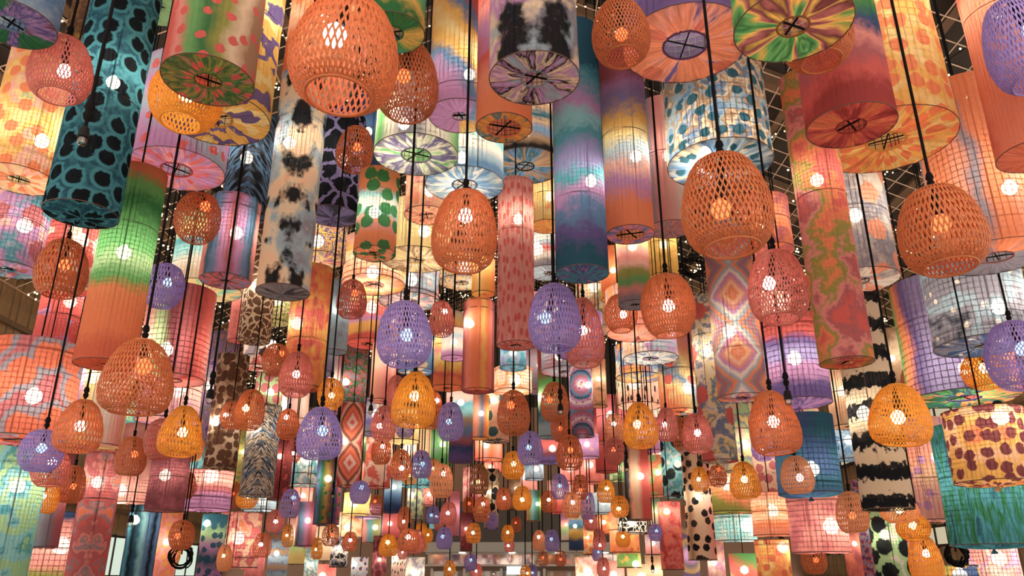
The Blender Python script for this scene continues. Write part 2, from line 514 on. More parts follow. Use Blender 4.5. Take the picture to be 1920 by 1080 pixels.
# ---------------------------------------------------------------- lantern parts
cord_me = lathe('cord', [(1, 0), (1, 0.33), (1, 0.66), (1, 1)], 6); cord_me.materials.append(M_black)
tie_me = lathe('cord_tie', [(0.4, 0), (1.0, .12), (1.25, .3), (0.8, .45), (1.3, .6), (1.0, .85), (0.4, 1)], 7); tie_me.materials.append(M_black)
bulb_hi = lathe('bulb', [(0.001, -1), (0.5, -.87), (.87, -.5), (1, 0), (.87, .5), (.5, .87), (.3, 1.15), (.001, 1.15)], 10)
bulb_lo = lathe('bulb', [(0.001, -1), (.8, -.6), (1, 0), (.75, .65), (.001, 1.1)], 6)
bulb_cache = {}
def bulb_mesh(key, c, strength, hi):
    k = (key, round(strength, 2), hi)
    if k not in bulb_cache:
        me = (bulb_hi if hi else bulb_lo).copy()
        me.materials.append(glow_mat('bulb_glow_' + key, c, strength))
        bulb_cache[k] = me
    return bulb_cache[k]
sock_me = lathe('socket', [(0.001, 0), (.8, 0), (1, .08), (1, .5), (.75, .62), (.75, .8), (.45, 1), (.001, 1)], 10); sock_me.materials.append(M_socket)

def cord(parent, x, y, z0, ztop, r, tie=0.0, hi=True):
    link('cord', cord_me, None, parent, (x, y, z0), (0, 0, 0), (r, r, max(0.05, ztop - z0)))
    if tie:
        link('cord_tie', tie_me, None, parent, (x, y, z0 + tie * 0.25), (0, 0, rnd.uniform(0, 6)), (r * 2.0, r * 2.0, tie))

def tube_r(R, seed, facet):
    g = random.Random(seed)
    ph = [g.uniform(0, 6) for _ in range(4)]
    def f(a, u):
        if facet:
            q = (a + PI) % (PI / 4) - PI / 8
            return R * 0.955 / math.cos(q)
        pinch = 1 - 0.016 * math.sin(PI * u) ** 2 - 0.008 * math.sin(3 * PI * u) ** 2
        return R * pinch * (1 + 0.011 * (math.sin(3 * a + ph[0] + 2 * u) + 0.6 * math.sin(7 * a + ph[1])) * math.sin(PI * u))
    return f
def shade_mesh(R, H, seed, nseg, facet=False):
    """fabric tube with a closed top, slightly drawn in between its hoops"""
    rows = max(5, min(14, int(H / R * 2.5)))
    vs, fs, at = [], [], []
    fr_ = tube_r(R, seed, facet)
    for i in range(rows + 1):
        u = i / rows
        for k in range(nseg + 1):
            a = -PI + 2 * PI * k / nseg
            r = fr_(a, u)
            vs.append((r * math.sin(a), -r * math.cos(a), H * u))
            at.append((a, H * u / R, u))
    n1 = nseg + 1
    for i in range(rows):
        for k in range(nseg):
            fs.append((i * n1 + k, i * n1 + k + 1, (i + 1) * n1 + k + 1, (i + 1) * n1 + k))
    base = len(vs)
    for k in range(nseg + 1):
        a = -PI + 2 * PI * k / nseg
        vs.append((0.25 * R * math.sin(a), -0.25 * R * math.cos(a), H + 0.02 * R))
        at.append((a, H / R + .75, 1.0))
    for k in range(nseg):
        fs.append((rows * n1 + k, rows * n1 + k + 1, base + k + 1, base + k))
    me = mesh('shade', vs, fs)
    A = me.attributes.new('cloth', 'FLOAT_VECTOR', 'POINT')
    A.data.foreach_set('vector', [x for t in at for x in t])
    return me
def cap_mesh(R, H, seed, kind, n):
    """gathered cloth base: the tube's cloth pleated in towards a hole or a knot"""
    g = random.Random(seed + 500)
    hole = {'h': 0.31, 'H': 0.60, 't': 0.045, 'o': 0.88}[kind]
    if kind == 'h': hole *= g.uniform(0.75, 1.15)
    rings = [1.0, 0.985, 0.86, 0.70, 0.55, 0.42, 0.33, 0.25, 0.17, 0.10]
    rings = [r for r in rings if r > hole + 0.03] + [hole]
    pl = [(2 * g.randint(8, 10), g.uniform(0, 6), .9), (2 * g.randint(12, 16), g.uniform(0, 6), .8), (2 * g.randint(3, 5), g.uniform(0, 6), .6)]
    vs, fs, at = [], [], []
    n1 = n + 1
    for r in rings:
        u = (1 - r) / (1 - hole + 1e-6)
        amp = 0.075 * R * (r ** 0.7) * math.sin(PI * min(1, u * 0.80 + 0.08)) if u > 0 else 0
        sag = {'h': -0.05, 'H': -0.02, 't': -0.10, 'o': -0.02}[kind] * R * math.sin(PI * 0.5 * u)
        if kind == 'h': sag += 0.05 * R * u * u
        if r == 1.0: sag = 0.0
        for k in range(n1):
            a = -PI + 2 * PI * (k % n) / n
            dz = sum(wt * (abs(math.sin(0.5 * m * a + p)) ** 0.7 - 0.6) for m, p, wt in pl) * amp
            rr = R * r * (1 + 0.05 * u * math.sin(9 * a + pl[0][1]))
            vs.append((rr * math.sin(a), -rr * math.cos(a), sag + dz))
            a2 = -PI + 2 * PI * k / n
            at.append((a2, -(1 - r) * 1.0 - 0.001, -(1 - r) * R / H))
    for i in range(len(rings) - 1):
        for k in range(n):
            fs.append((i * n1 + k, (i + 1) * n1 + k, (i + 1) * n1 + k + 1, i * n1 + k + 1))
    if kind == 't':     # the tied tail of cloth
        b = len(vs)
        for q, (rr, z) in enumerate(((0.05, -0.09), (0.035, -0.13), (0.06, -0.17), (0.075, -0.22))):
            for k in range(7):
                a = -PI + 2 * PI * k / 6
                w_ = 1 + 0.3 * (k % 2) * (q > 1)
                vs.append((R * rr * w_ * math.sin(a), -R * rr * w_ * math.cos(a), R * z))
                at.append((a, -1.0 - q * .05, -R / H))
        for q in range(3):
            for k in range(6):
                fs.append((b + q * 7 + k, b + q * 7 + k + 1, b + (q + 1) * 7 + k + 1, b + (q + 1) * 7 + k))
    me = mesh('gathered_base', vs, fs)
    A = me.attributes.new('cloth', 'FLOAT_VECTOR', 'POINT')
    A.data.foreach_set('vector', [x for t in at for x in t])
    return me, hole * R
def wire_mesh(R, H, cell, seed, facet):
    """welded wire netting lying against the inside of the cloth (flat wire), one part"""
    f = tube_r(R, seed, facet)
    n = max(12, int(2 * PI * R / cell))
    m = max(3, int(H / cell))
    h = cell * 0.065
    vs, fs = [], []
    rows = max(4, min(14, int(H / R * 2.5)))
    for k in range(n):
        a = 2 * PI * (k + .5) / n
        b = len(vs)
        for i in range(rows + 1):
            u = 0.01 + 0.98 * i / rows
            for q in (-h / R, h / R):
                r = f(a, u) - 0.016 * R
                vs.append((r * math.sin(a + q), -r * math.cos(a + q), H * u))
        for i in range(rows):
            fs.append((b + 2 * i, b + 2 * i + 1, b + 2 * i + 3, b + 2 * i + 2))
    s = 40
    for i in range(1, m):
        z = H * i / m
        b = len(vs)
        for k in range(s):
            a = 2 * PI * k / s
            r = f(a, z / H) - 0.016 * R
            vs.append((r * math.sin(a), -r * math.cos(a), z - h)); vs.append((r * math.sin(a), -r * math.cos(a), z + h))
        for k in range(s):
            k2 = (k + 1) % s
            fs.append((b + 2 * k, b + 2 * k2, b + 2 * k2 + 1, b + 2 * k + 1))
    return mesh('wire_netting', vs, fs, False)

WARM = (1.0, 0.86, 0.66)
GAIN = 27.0
def cloth_lantern(i, x, y, z, R, H, wpx, bu, cap, spec, cols, ov, label, group=None):
    rt = root('cloth_lantern', label, 'lantern', (x, y, z), math.atan2(-x, y), group or 'dyed cloth lanterns hung in the hall')
    big = wpx >= 56
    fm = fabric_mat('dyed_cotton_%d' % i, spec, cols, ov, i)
    n = 56 if wpx > 120 else (44 if big else 26)
    facet = 'faceted' in label
    if facet: n = 48
    kindc = cap
    link('shade', shade_mesh(R, H, i, n, facet), fm, rt)
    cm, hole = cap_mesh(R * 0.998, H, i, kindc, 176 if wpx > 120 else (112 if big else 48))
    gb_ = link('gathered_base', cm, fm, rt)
    if wpx >= 40 and cap in 'hH':
        hem = torus('drawn_hem', hole, 0.020 * R, 30, 5)
        link('drawn_hem', hem, fm, gb_, (0, 0, 0))
    px = math.hypot(x, y) / 1450.0
    hr = max(0.0028, 0.75 * px)
    hm = torus('hoop', R * 0.997, hr, 40 if big else 24, 5)
    hm.materials.append(M_hoop)
    link('hoop', hm, None, rt, (0, 0, 0))
    if big:
        bx, bz, vis = bu
        zs = [H * 0.985]
        if vis: zs.append(min(H * 0.9, bz + R * 0.9 if i % 2 else max(0.12 * H, bz - R * 0.9)))
        else: zs.append(H * 0.55)
        for q in zs: link('hoop', hm, None, rt, (0, 0, q), (0, 0, 0), (0.972, 0.972, 1))
        rb = lathe('stay', [(1, 0), (1, 1)], 4)
        rb.materials.append(M_hoop)
        o0 = rnd.uniform(-0.5, 0.5)
        for q in range(4):
            a = o0 + q * PI / 2
            link('stay', rb, None, rt, (0.955 * R * math.sin(a), -0.955 * R * math.cos(a), 0.01), (0, 0, 0), (hr, hr, H - 0.03))
    if wpx >= 62:
        wm = wire_mesh(R, H, max(0.022, 0.165 * R if wpx < 130 else 0.12 * R), i, facet)
        wn = link('wire_netting', wm, M_wire, rt)
        wn['kind'] = 'stuff'
    if wpx >= 60 and cap in 'hH':
        br = box_mesh('crossbar', hole * 2.05, max(0.007, 1.6 * px), max(0.006, 1.2 * px))
        br.materials.append(M_black)
        a0 = rnd.uniform(0, PI)
        link('crossbar', br, None, gb_, (0, 0, 0.006), (0, 0, a0)); link('crossbar', br, None, gb_, (0, 0, 0.012), (0, 0, a0 + 1.3))
    bx, bz, vis = bu
    br_ = min(0.30 * R, max(12.5 * px, 0.12 * R))
    k = GAIN * (R / br_) ** 2 / 11.0
    if not vis: k *= 0.85
    k = round(k / 4.0) * 4.0 + 2
    link('bulb', bulb_mesh('warm', WARM, k, big), None, rt, (bx, 0, bz), (0, 0, 0), (br_, br_, br_))
    link('socket', sock_me, None, rt, (bx, 0, bz + br_ * 1.1), (0, 0, 0), (br_ * .75, br_ * .75, min(H - bz - br_ * 1.1, br_ * 2.4) if H - bz > br_ * 2 else br_))
    zt = net_z(x) + DROP - 0.02 - z
    cord(rt, 0, 0, H * 1.0, max(H + 0.15, zt), max(0.006, 0.6 * px))
    return rt

# ---- woven basket lamps
PROF = {'e': [(.27, 1), (.45, .96), (.64, .82), (.83, .50), (.95, .12), (1, -.2), (.98, -.5), (.88, -.78), (.74, -.93), (.6, -1)],
        'r': [(.25, 1), (.45, .96), (.68, .82), (.90, .46), (.99, .1), (1, -.08), (.96, -.42), (.83, -.74), (.68, -.92), (.55, -1)],
        'p': [(.28, 1), (.40, .95), (.58, .80), (.78, .48), (.93, .08), (1, -.28), (.985, -.58), (.92, -.80), (.79, -.94), (.63, -1)]}
def prof_at(pf, u):
    t = u * (len(pf) - 1)
    i = min(len(pf) - 2, int(t))
    f = t - i
    def cr(c):
        p0, p1, p2, p3 = pf[max(0, i - 1)][c], pf[i][c], pf[i + 1][c], pf[min(len(pf) - 1, i + 2)][c]
        return 0.5 * (2 * p1 + (p2 - p0) * f + (2 * p0 - 5 * p1 + 4 * p2 - p3) * f * f + (3 * p1 - p0 - 3 * p2 + p3) * f ** 3)
    return max(0.05, cr(0)), cr(1)
def weave_mesh(shape, N, seg, wid, twist):
    pf = PROF[shape]
    vs, fs = [], []
    th = 0.006
    for fam in (-1, 1):
        for s in range(N):
            p0 = 2 * PI * s / N
            b = len(vs)
            for q in range(seg + 1):
                u = q / seg
                r, z = prof_at(pf, u)
                ph = p0 + fam * twist * u
                over = 0.010 * fam * (1 if (q % 2) else -1) + 0.004 * fam
                dw = wid * (0.45 + 0.55 * r) / max(r, .2)
                for rr in (r + over - th, r + over + th):
                    for d in (-dw / 2, dw / 2):
                        vs.append((rr * math.sin(ph + d), -rr * math.cos(ph + d), z))
            for q in range(seg):
                o, n_ = b + 4 * q, b + 4 * (q + 1)
                fs += [(o, o + 1, n_ + 1, n_), (o + 2, n_ + 2, n_ + 3, o + 3), (o, n_, n_ + 2, o + 2), (o + 1, o + 3, n_ + 3, n_ + 1)]
    return mesh('weave', vs, fs, False)
BH = {'O': 'd68b5c', 'R': 'd68c80', 'P': 'bcaae4', 'Y': 'eeb650', 'T': 'e8b488', 'E': 'b08058'}  # strand tints include the glow of the coloured bulbs, painted into the bamboo
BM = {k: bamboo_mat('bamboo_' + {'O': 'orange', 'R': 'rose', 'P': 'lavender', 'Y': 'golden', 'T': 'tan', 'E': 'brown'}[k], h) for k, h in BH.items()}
BULB = {'w': ((1.0, 0.70, 0.68), 26.0), 'r': ((1.0, 0.10, 0.03), 4.5), 'b': ((0.28, 0.66, 0.95), 3.2), 'y': ((1.0, 0.68, 0.30), 24.0),
        'v': ((0.95, 0.72, 0.85), 12.0), 'o': ((1.0, 0.42, 0.12), 5.0)}
wv_cache = {}
def basket_lamp(i, x, y, z, R, Hh, wpx, bu, c, bc, shape, label, group=None):
    rt = root('basket_lamp', label, 'lamp', (x, y, z), math.atan2(-x, y), group or 'woven basket lamps hung on black cords')
    v = i % 3
    N = 52 if wpx > 90 else (38 if wpx > 50 else 26)
    key = (shape, c, N, v)
    if key not in wv_cache:
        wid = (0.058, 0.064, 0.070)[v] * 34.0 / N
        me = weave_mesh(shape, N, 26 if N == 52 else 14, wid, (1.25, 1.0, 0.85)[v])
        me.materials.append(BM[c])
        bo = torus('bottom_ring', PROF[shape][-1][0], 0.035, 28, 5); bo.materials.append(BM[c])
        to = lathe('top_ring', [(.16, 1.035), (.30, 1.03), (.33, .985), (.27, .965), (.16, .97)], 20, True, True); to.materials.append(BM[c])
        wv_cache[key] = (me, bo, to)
    me, bo, to = wv_cache[key]
    px = math.hypot(x, y) / 1450.0
    til = (rnd.uniform(-.07, .07), rnd.uniform(-.07, .07), rnd.uniform(0, 6))
    h2 = Hh / 2
    E = Euler(til)
    def at(p):
        q = Vector(p); q.rotate(E); return q
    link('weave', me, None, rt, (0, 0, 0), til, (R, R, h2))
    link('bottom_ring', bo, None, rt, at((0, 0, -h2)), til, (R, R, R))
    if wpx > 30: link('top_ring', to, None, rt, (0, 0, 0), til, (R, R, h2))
    bx, bz = bu
    colr, st = BULB[bc]
    br = 0.235 * R
    link('bulb', bulb_mesh(bc, colr, st, wpx > 50), None, rt, (bx, 0, bz), (0, 0, 0), (br, br, br))
    link('socket', sock_me, None, rt, (bx * .6, 0, bz + br * 1.0), (0, math.atan2(-bx * .6, h2), 0), (R * .115, R * .115, max(0.05, h2 * 0.98 - bz - br)))
    cord(rt, 0, 0, h2 * 0.97, net_z(x) + DROP - 0.02 - z, max(0.0075, 0.95 * px), (0.085 if wpx > 60 else 0.07) if wpx > 40 else 0.0)
    return rt

# ---- bare pendant sockets with unlit clear bulbs
def pendant(x, y, z, s, label):
    rt = root('pendant_bulb', label, 'bulb', (x, y, z), 0.0, 'bare pendant sockets among the lanterns')
    gl_ = link('glass_bulb', lathe('glass_bulb', [(.001, -1.0), (.55, -.96), (.72, -.7), (.78, 0), (.70, .5)], 14), M_glass, rt, (0, 0, 0), (0, 0, 0), (s, s, s))
    link('filament', lathe('filament', [(.10, -.4), (.10, .35)], 5), M_frame, gl_)
    link('socket', lathe('socket', [(.001, .4), (.95, .4), (1.0, .55), (.9, .65), (.9, 1.5), (.75, 1.6), (.75, 2.2), (.4, 2.6), (.001, 2.6)], 14), M_socket, rt, (0, 0, 0), (0, 0, 0), (s, s, s))
    cord(rt, 0, 0, 2.55 * s, net_z(x) + DROP - 0.02 - z, max(0.008, .8 * math.hypot(x, y) / 1450), 0.10)
    return rt

CLOTH = [
    (1, -2.373, 2.997, 4.058, 0.19, 1.189, 150, (-0.019, 0.69, 0), 'h', 'plain:.8', 'hbhz@DvUvz', 'G:.7:.25', 'purple and pale blue drum lantern with a green blot on its base'),
    (2, -3.191, 4.44, 4.008, 0.224, 1.029, 130, (0.072, 0.311, 1), 'h', 'blotch:.6', 'YYyqYlY@Ycfq', 'o:2.6:.34', 'pale yellow lantern with pink clouds and orange flecks'),
    (3, -3.965, 5.846, 4.832, 0.105, 0.862, 46, (0.01, 0.5, 0), 'h', 'vstr:1', 'RrdpU', '', 'slim pink faceted lantern behind the black-spotted teal lantern'),
    (4, -2.376, 3.852, 3.474, 0.191, 1.716, 130, (0.018, 0.868, 1), 't', 'spots:2', 'tTt', 'n:2.4:.40', 'tall teal lantern covered with big black spots'),
    (5, -4.051, 6.014, 6.225, 0.155, 1.247, 62, (-0.031, 0.723, 0), 'h', 'plain:1', 'eEm', '', 'narrow brown lantern hidden behind the teal spotted one'),
    (6, -2.608, 4.547, 5.504, 0.243, 1.065, 125, (-0.024, 0.618, 0), 'h', 'bands:.7', 'laTw', '', 'pale green and aqua lantern cut off by the top edge'),
    (7, -1.412, 3.028, 3.759, 0.206, 1.151, 166, (0.0, 0.667, 0), 'h', 'vstr:.5', 'rpgGkcee@GkGer', 'r:3.2:.26', 'green tan and pink lantern dotted with red'),
    (8, -1.722, 3.869, 4.1, 0.304, 1.191, 196, (0.03, 0.691, 0), 'h', 'camo:.42', 'yUyYU', '', 'yellow and slate tie-dyed drum lantern'),
    (9, -2.371, 4.827, 4.298, 0.324, 0.799, 172, (0.065, 0.463, 0), 'h', 'diag:.7', 'vhvhv@vrvpv', 'r:2.6:.2', 'pink and pale blue drum lantern with a red starburst base'),
    (10, -2.827, 7.362, 5.18, 0.236, 1.156, 84, (-0.047, 0.67, 0), 't', 'feather:1.2', 'nZbn', '', 'black feather-patterned lantern beside the ink-blotted grey lantern'),
    (11, -2.29, 5.763, 3.814, 0.196, 0.707, 92, (0.034, 0.426, 1), 'h', 'vstr:1.2', 'pTbvdvbTp@rTrbr', '', 'pink faceted lantern with two blue wavy bands'),
    (12, -3.147, 7.442, 4.353, 0.361, 0.754, 132, (0.0, 0.437, 0), 't', 'bands:.8', 'cwatYl@tYfla', '', 'cream and sea-green drum lantern'),
    (13, -2.384, 4.39, 2.762, 0.165, 1.264, 106, (-0.009, 0.712, 1), 'h', 'bands:.5', 'OoooglggGgO', '', 'tall green lantern turning orange at the bottom'),
    (14, -4.327, 6.156, 4.072, 0.233, 0.732, 102, (0.047, 0.424, 0), 'h', 'blotch:.6', 'htvqh', 'd:1:.3', 'pale blue and lilac lantern'),
    (15, -4.094, 6.604, 4.069, 0.238, 0.687, 98, (0.068, 0.483, 1), 'h', 'spots:2', 'cw', 'r:2:.55', 'cream lantern with red dots'),
    (16, -4.89, 7.951, 3.875, 0.222, 0.623, 78, (0.064, 0.548, 1), 't', 'spots:1.3', 'zZv', 'r:1.3:.6', 'grey lantern with red drop shapes'),
    (17, -3.659, 5.767, 2.553, 0.328, 0.719, 166, (0.033, 0.333, 1), 'h', 'spots:1.5', 'rddddz', 'O:1.9:.42', 'large rose lantern with ringed orange dots'),
    (18, -3.197, 7.063, 3.326, 0.309, 0.87, 124, (-0.073, 0.281, 1), 'h', 'vstr:1.3', 'pqlDdRrp', '', 'wine red lantern with a green stripe'),
    (19, -4.11, 9.17, 3.336, 0.355, 0.652, 112, (0.071, 0.378, 0), 'h', 'plain:.7', 'pqvp', '', 'pink lantern with a lilac tint'),
    (20, -5.125, 13.11, 3.438, 0.33, 2.157, 74, (-0.066, 1.251, 0), 't', 'flame:.8', 'UvzpU', '', 'grey purple lantern with a pink flame'),
    (21, -4.584, 8.569, 2.951, 0.264, 0.849, 90, (-0.151, 0.764, 1), 'h', 'vstr:.8', 'vyYcwqpY', '', 'cream yellow lantern with orange and pink waves'),
    (22, -5.138, 9.891, 2.776, 0.14, 0.959, 42, (0.0, 0.556, 0), 'h', 'bands:1.2', 'rcrynvYwq', 'U:2.5:.3', 'slim banded lantern of red yellow and white behind the cream yellow wavy lantern'),
    (23, -5.156, 10.394, 2.808, 0.175, 1.013, 50, (-0.08, 0.86, 1), 't', 'blotch:1.2', 'TnatlT', 'l:2:.3', 'slim dark teal lantern with aqua clouds behind the cream yellow wavy lantern'),
    (24, -4.82, 10.122, 2.48, 0.223, 0.98, 66, (-0.134, 0.144, 1), 'h', 'plain:1', 'pqp', '', 'pale pink lantern with a pleated base'),
    (25, -3.591, 8.275, 2.239, 0.193, 0.615, 70, (-0.039, 0.357, 0), 'o', 'plain:.6', 'dDd', '', 'plain brownish rose lantern open at the foot'),
    (26, -4.454, 11.61, 2.512, 0.355, 0.545, 92, (0.025, 0.485, 1), 'h', 'bands:.8', 'vvdqp', '', 'pink to lilac flared drum lantern'),
    (27, -4.793, 7.714, 1.471, 0.228, 1.367, 92, (-0.009, 0.955, 1), 'h', 'blotch:.8', 'tallaatl', '', 'tall aqua lantern with light green clouds'),
    (28, -6.263, 10.804, 1.972, 0.219, 1.23, 62, (0.022, 0.713, 0), 'h', 'vstr:1', 'dzhzdd', '', 'grey rose lantern beside the tall aqua lantern'),
    (29, -7.241, 12.898, 1.368, 0.463, 1.195, 112, (0.093, 0.693, 0), 'h', 'bands:.7', 'kkppqppB@k', '', 'pink lantern with green and blue corners'),
    (30, -4.951, 9.55, 1.429, 0.214, 1.587, 70, (-0.043, 1.235, 1), 'h', 'flame:.4', 'rozpddrzpo', '', 'tall rose lantern with grey and orange arches'),
    (31, -5.019, 11.017, 1.402, 0.205, 1.141, 58, (-0.123, 0.924, 1), 'h', 'vstr:1.4', 'BtnTabnbB', '', 'dark blue striped lantern'),
    (32, -5.278, 12.426, 1.377, 0.183, 1.247, 46, (0.0, 0.723, 0), 'h', 'petal:1.6', 'spq', 'y:2:.3', 'salmon lantern with flower prints beside the dark blue striped lantern'),
    (33, -4.778, 12.974, 1.367, 0.196, 1.177, 47, (-0.117, 1.041, 1), 'h', 'bands:1.2', 'UvTvlT', 'T:2:.35', 'lilac and teal flowered lantern'),
    (34, -4.519, 13.474, 1.748, 0.332, 0.858, 76, (-0.02, 0.449, 1), 'h', 'blotch:1.6', 'qfdrqo', '', 'peach lantern with red leaf prints'),
    (35, -4.379, 13.985, 1.349, 0.162, 0.959, 36, (-0.032, 0.556, 0), 'h', 'plain:1', 'dp', '', 'plain rose lantern behind the red-leaf peach lantern'),
    (36, -3.654, 9.843, 2.881, 0.2, 1.44, 60, (-0.12, 0.572, 1), 't', 'spots:1', 'eceE', 'E:3.2:.38', 'brown leopard-spotted lantern, tall and pale below'),
    (37, -4.537, 13.177, 2.976, 0.106, 1.027, 24, (0.0, 0.595, 0), 'h', 'blotch:2', 'klyk', '', 'slim lime lantern behind the black and cream feathered lantern'),
    (38, -3.789, 11.859, 3.763, 0.213, 0.925, 52, (0.021, 0.537, 0), 'h', 'spots:2', 'kel', 'd:2:.5', 'olive lantern with rose ovals above the black and cream feathered lantern'),
    (39, -3.104, 9.665, 2.521, 0.2, 1.097, 62, (-0.09, 0.816, 1), 't', 'feather:1.3', 'cnwnb', '', 'black and cream feather-patterned lantern'),
    (40, -3.428, 11.688, 2.669, 0.156, 1.062, 40, (-0.031, 0.616, 0), 'o', 'blotch:1.3', 'DRDr', '', 'dark red mottled lantern beside the black and cream feathered lantern'),
    (41, -2.955, 8.507, 4.129, 0.174, 1.338, 57, (-0.05, 0.659, 1), 'h', 'leopard:2', 'cE', '', 'tan and brown cow-spotted lantern below the pink faceted lantern with blue waves'),
    (42, -3.835, 10.414, 4.696, 0.149, 1.129, 40, (0.0, 0.655, 0), 'h', 'plain:1', 'dpr', '', 'slim rose lantern below the pink faceted lantern with blue waves'),
    (43, -1.214, 3.843, 3.013, 0.138, 1.334, 98, (-0.052, 0.898, 1), 't', 'ink:.8', 'czhcfcn@zzZ', '', 'tall grey lantern with mirrored black ink blots'),
    (44, -1.586, 6.189, 4.594, 0.227, 0.987, 96, (0.045, 0.573, 0), 't', 'leopard:1.5', 'un@Zu', '', 'lilac lantern with black splatter'),
    (45, -2.187, 8.183, 5.005, 0.275, 0.383, 90, (-0.055, 0.222, 0), 't', 'camo:1.4', 'yUyzo@yzyUo', '', 'yellow and grey drum lantern'),
    (46, -2.174, 7.878, 3.435, 0.21, 1.329, 76, (-0.119, 0.692, 1), 't', 'ink:.9', 'oyoyodr@oEr', '', 'tall orange and crimson tie-dyed lantern'),
    (47, -1.24, 4.136, 4.496, 0.216, 0.958, 128, (0.0, 0.556, 0), 't', 'diag:1.2', 'ofoEof', '', 'orange brown streaked lantern behind the largest basket lamp'),
    (48, -0.668, 3.535, 4.436, 0.181, 0.817, 122, (0.018, 0.474, 0), 'h', 'diag:1.2', 'GygtyG', '', 'green yellow and teal streaked lantern'),
    (49, -0.657, 4.643, 4.307, 0.289, 0.477, 158, (-0.095, 0.241, 1), 'h', 'vstr:1', 'lgwzzwwlg@gwUzwl', '', 'mint and white drum lantern with a grey pleated base'),
    (50, -1.387, 6.6, 5.22, 0.144, 0.844, 56, (-0.029, 0.49, 0), 'h', 'plain:1', 'TBT', '', 'dark teal lantern beside the mint and white drum'),
    (51, -1.014, 5.251, 3.832, 0.155, 0.657, 79, (-0.021, 0.338, 1), 'h', 'bands:1', 'oopsawaooo@oso', 'G:1.8:.42', 'orange and aqua lantern with green dots'),
    (52, -0.333, 4.228, 4.348, 0.2, 1.1, 118, (0.055, 0.318, 1), 'h', 'diag:.6', 'vbyYybrr', '', 'rainbow lantern of yellow blue and red'),
    (53, -0.047, 3.888, 4.047, 0.164, 1.481, 106, (0.016, 0.859, 0), 'H', 'bands:.9', 'osrvprvpr@yyyta', '', 'pink and crimson lantern with a yellow ruffled rim'),
    (54, 0.101, 2.947, 3.712, 0.205, 1.288, 170, (0.041, 0.747, 0), 'h', 'ink:.8', 'hcvczhzn@hvcnvh', '', 'black aqua and mauve blotched lantern'),
    (55, -0.216, 4.601, 5.57, 0.187, 1.058, 95, (-0.037, 0.614, 0), 'h', 'plain:1', 'pq', '', 'pale pink lantern base at the top edge'),
    (56, -0.357, 5.182, 4.365, 0.297, 0.497, 148, (-0.025, 0.232, 1), 'h', 'bands:1.2', 'bhwahw@hbwhb', '', 'pale blue drum lantern with a blue pleated base'),
    (57, 0.122, 6.256, 5.13, 0.343, 0.641, 140, (0.0, 0.372, 0), 'h', 'bands:1.6', 'nebeTecm@eebTe', '', 'tan drum lantern with blue rings'),
    (58, -0.764, 6.259, 4.634, 0.201, 0.426, 84, (0.02, 0.247, 0), 'h', 'blotch:1', 'sfpf@sfsD', '', 'peach drum lantern with dark streaks'),
    (59, -0.925, 6.883, 4.464, 0.339, 0.524, 132, (0.068, 0.304, 0), 'h', 'plain:.6', 'cYc@ececY', '', 'plain cream drum lantern'),
    (60, -1.665, 8.683, 4.888, 0.378, 0.552, 118, (-0.016, 0.157, 1), 'h', 'diag:1.1', 'sfyqp@sqysf', '', 'peach and orange drum lantern with a pleated base'),
    (61, -2.077, 10.733, 4.75, 0.308, 0.795, 80, (0.018, 0.555, 1), 'h', 'bands:1', 'ryyvrrsYq', '', 'red lilac and yellow banded lantern'),
    (62, -1.425, 10.094, 5.169, 0.413, 0.542, 112, (0.015, 0.325, 1), 'h', 'blotch:1', 'qhzpt@pzqtp', '', 'pink and grey drum lantern with a striped base'),
    (63, -0.632, 9.111, 5.078, 0.289, 0.328, 86, (0.029, 0.19, 0), 'h', 'camo:1.8', 'yzybo', '', 'yellow and slate camouflage drum lantern'),
    (64, -0.317, 7.986, 4.511, 0.129, 0.406, 44, (0.008, 0.329, 1), 'h', 'vstr:1.2', 'yYyo', '', 'slim golden lantern beside the red-leaf pale pink lantern'),
    (65, -0.329, 7.325, 3.28, 0.149, 0.91, 58, (-0.089, 0.678, 1), 'h', 'vstr:1.2', 'dpsooyopd', '', 'pink faceted lantern with an orange stripe'),
    (66, 0.03, 5.895, 3.317, 0.152, 1.438, 72, (0.024, 1.105, 1), 'h', 'ray:1.4', 'qpq', 'r:2.6:.3', 'tall pale pink lantern with red leaf rays'),
    (68, 0.41, 4.195, 3.255, 0.155, 1.72, 100, (0.071, 0.605, 1), 't', 'bands:.8', 'TUbvtutavtTTT@UtUv', '', 'tall teal and lilac lantern tied at the bottom'),
    (69, 0.347, 6.93, 4.837, 0.168, 0.564, 64, (0.034, 0.327, 0), 't', 'plain:1', 'yYo@yoyo', '', 'golden yellow lantern glimpsed behind the tall teal one'),
    (70, 0.438, 8.432, 4.939, 0.263, 0.493, 84, (-0.14, 0.309, 1), 'h', 'bands:1', 'zwrhwz@zhz', '', 'white and pink drum lantern with a grey pleated base'),
    (71, 0.743, 4.43, 3.614, 0.151, 1.327, 90, (0.064, 0.555, 1), 'H', 'bands:.7', 'oovqhYyuvdd@osvub', '', 'tall blue cream and orange banded lantern'),
    (72, 1.012, 3.733, 4.508, 0.367, 0.994, 236, (0.0, 0.576, 0), 'h', 'bands:.6', 'UuvuU@ooosU', 'O:1.4:.2', 'huge lavender drum lantern with an orange base'),
    (73, 1.408, 4.611, 4.218, 0.35, 0.951, 194, (-0.09, 0.102, 1), 'h', 'blotch:1.5', 'cebcehbe@chbc', 'T:4:.30', 'tan drum lantern with blue flower prints'),
    (74, 1.385, 6.176, 4.459, 0.197, 1.26, 84, (0.039, 0.731, 0), 't', 'vstr:2', 'pzpqwz@zpzpz', '', 'pink lantern with grey stripes'),
    (75, 1.137, 2.559, 3.685, 0.233, 0.65, 216, (-0.047, 0.377, 0), 'h', 'sector:.5', 'DymDdygGgG', '', 'maroon green and yellow lantern at the top edge'),
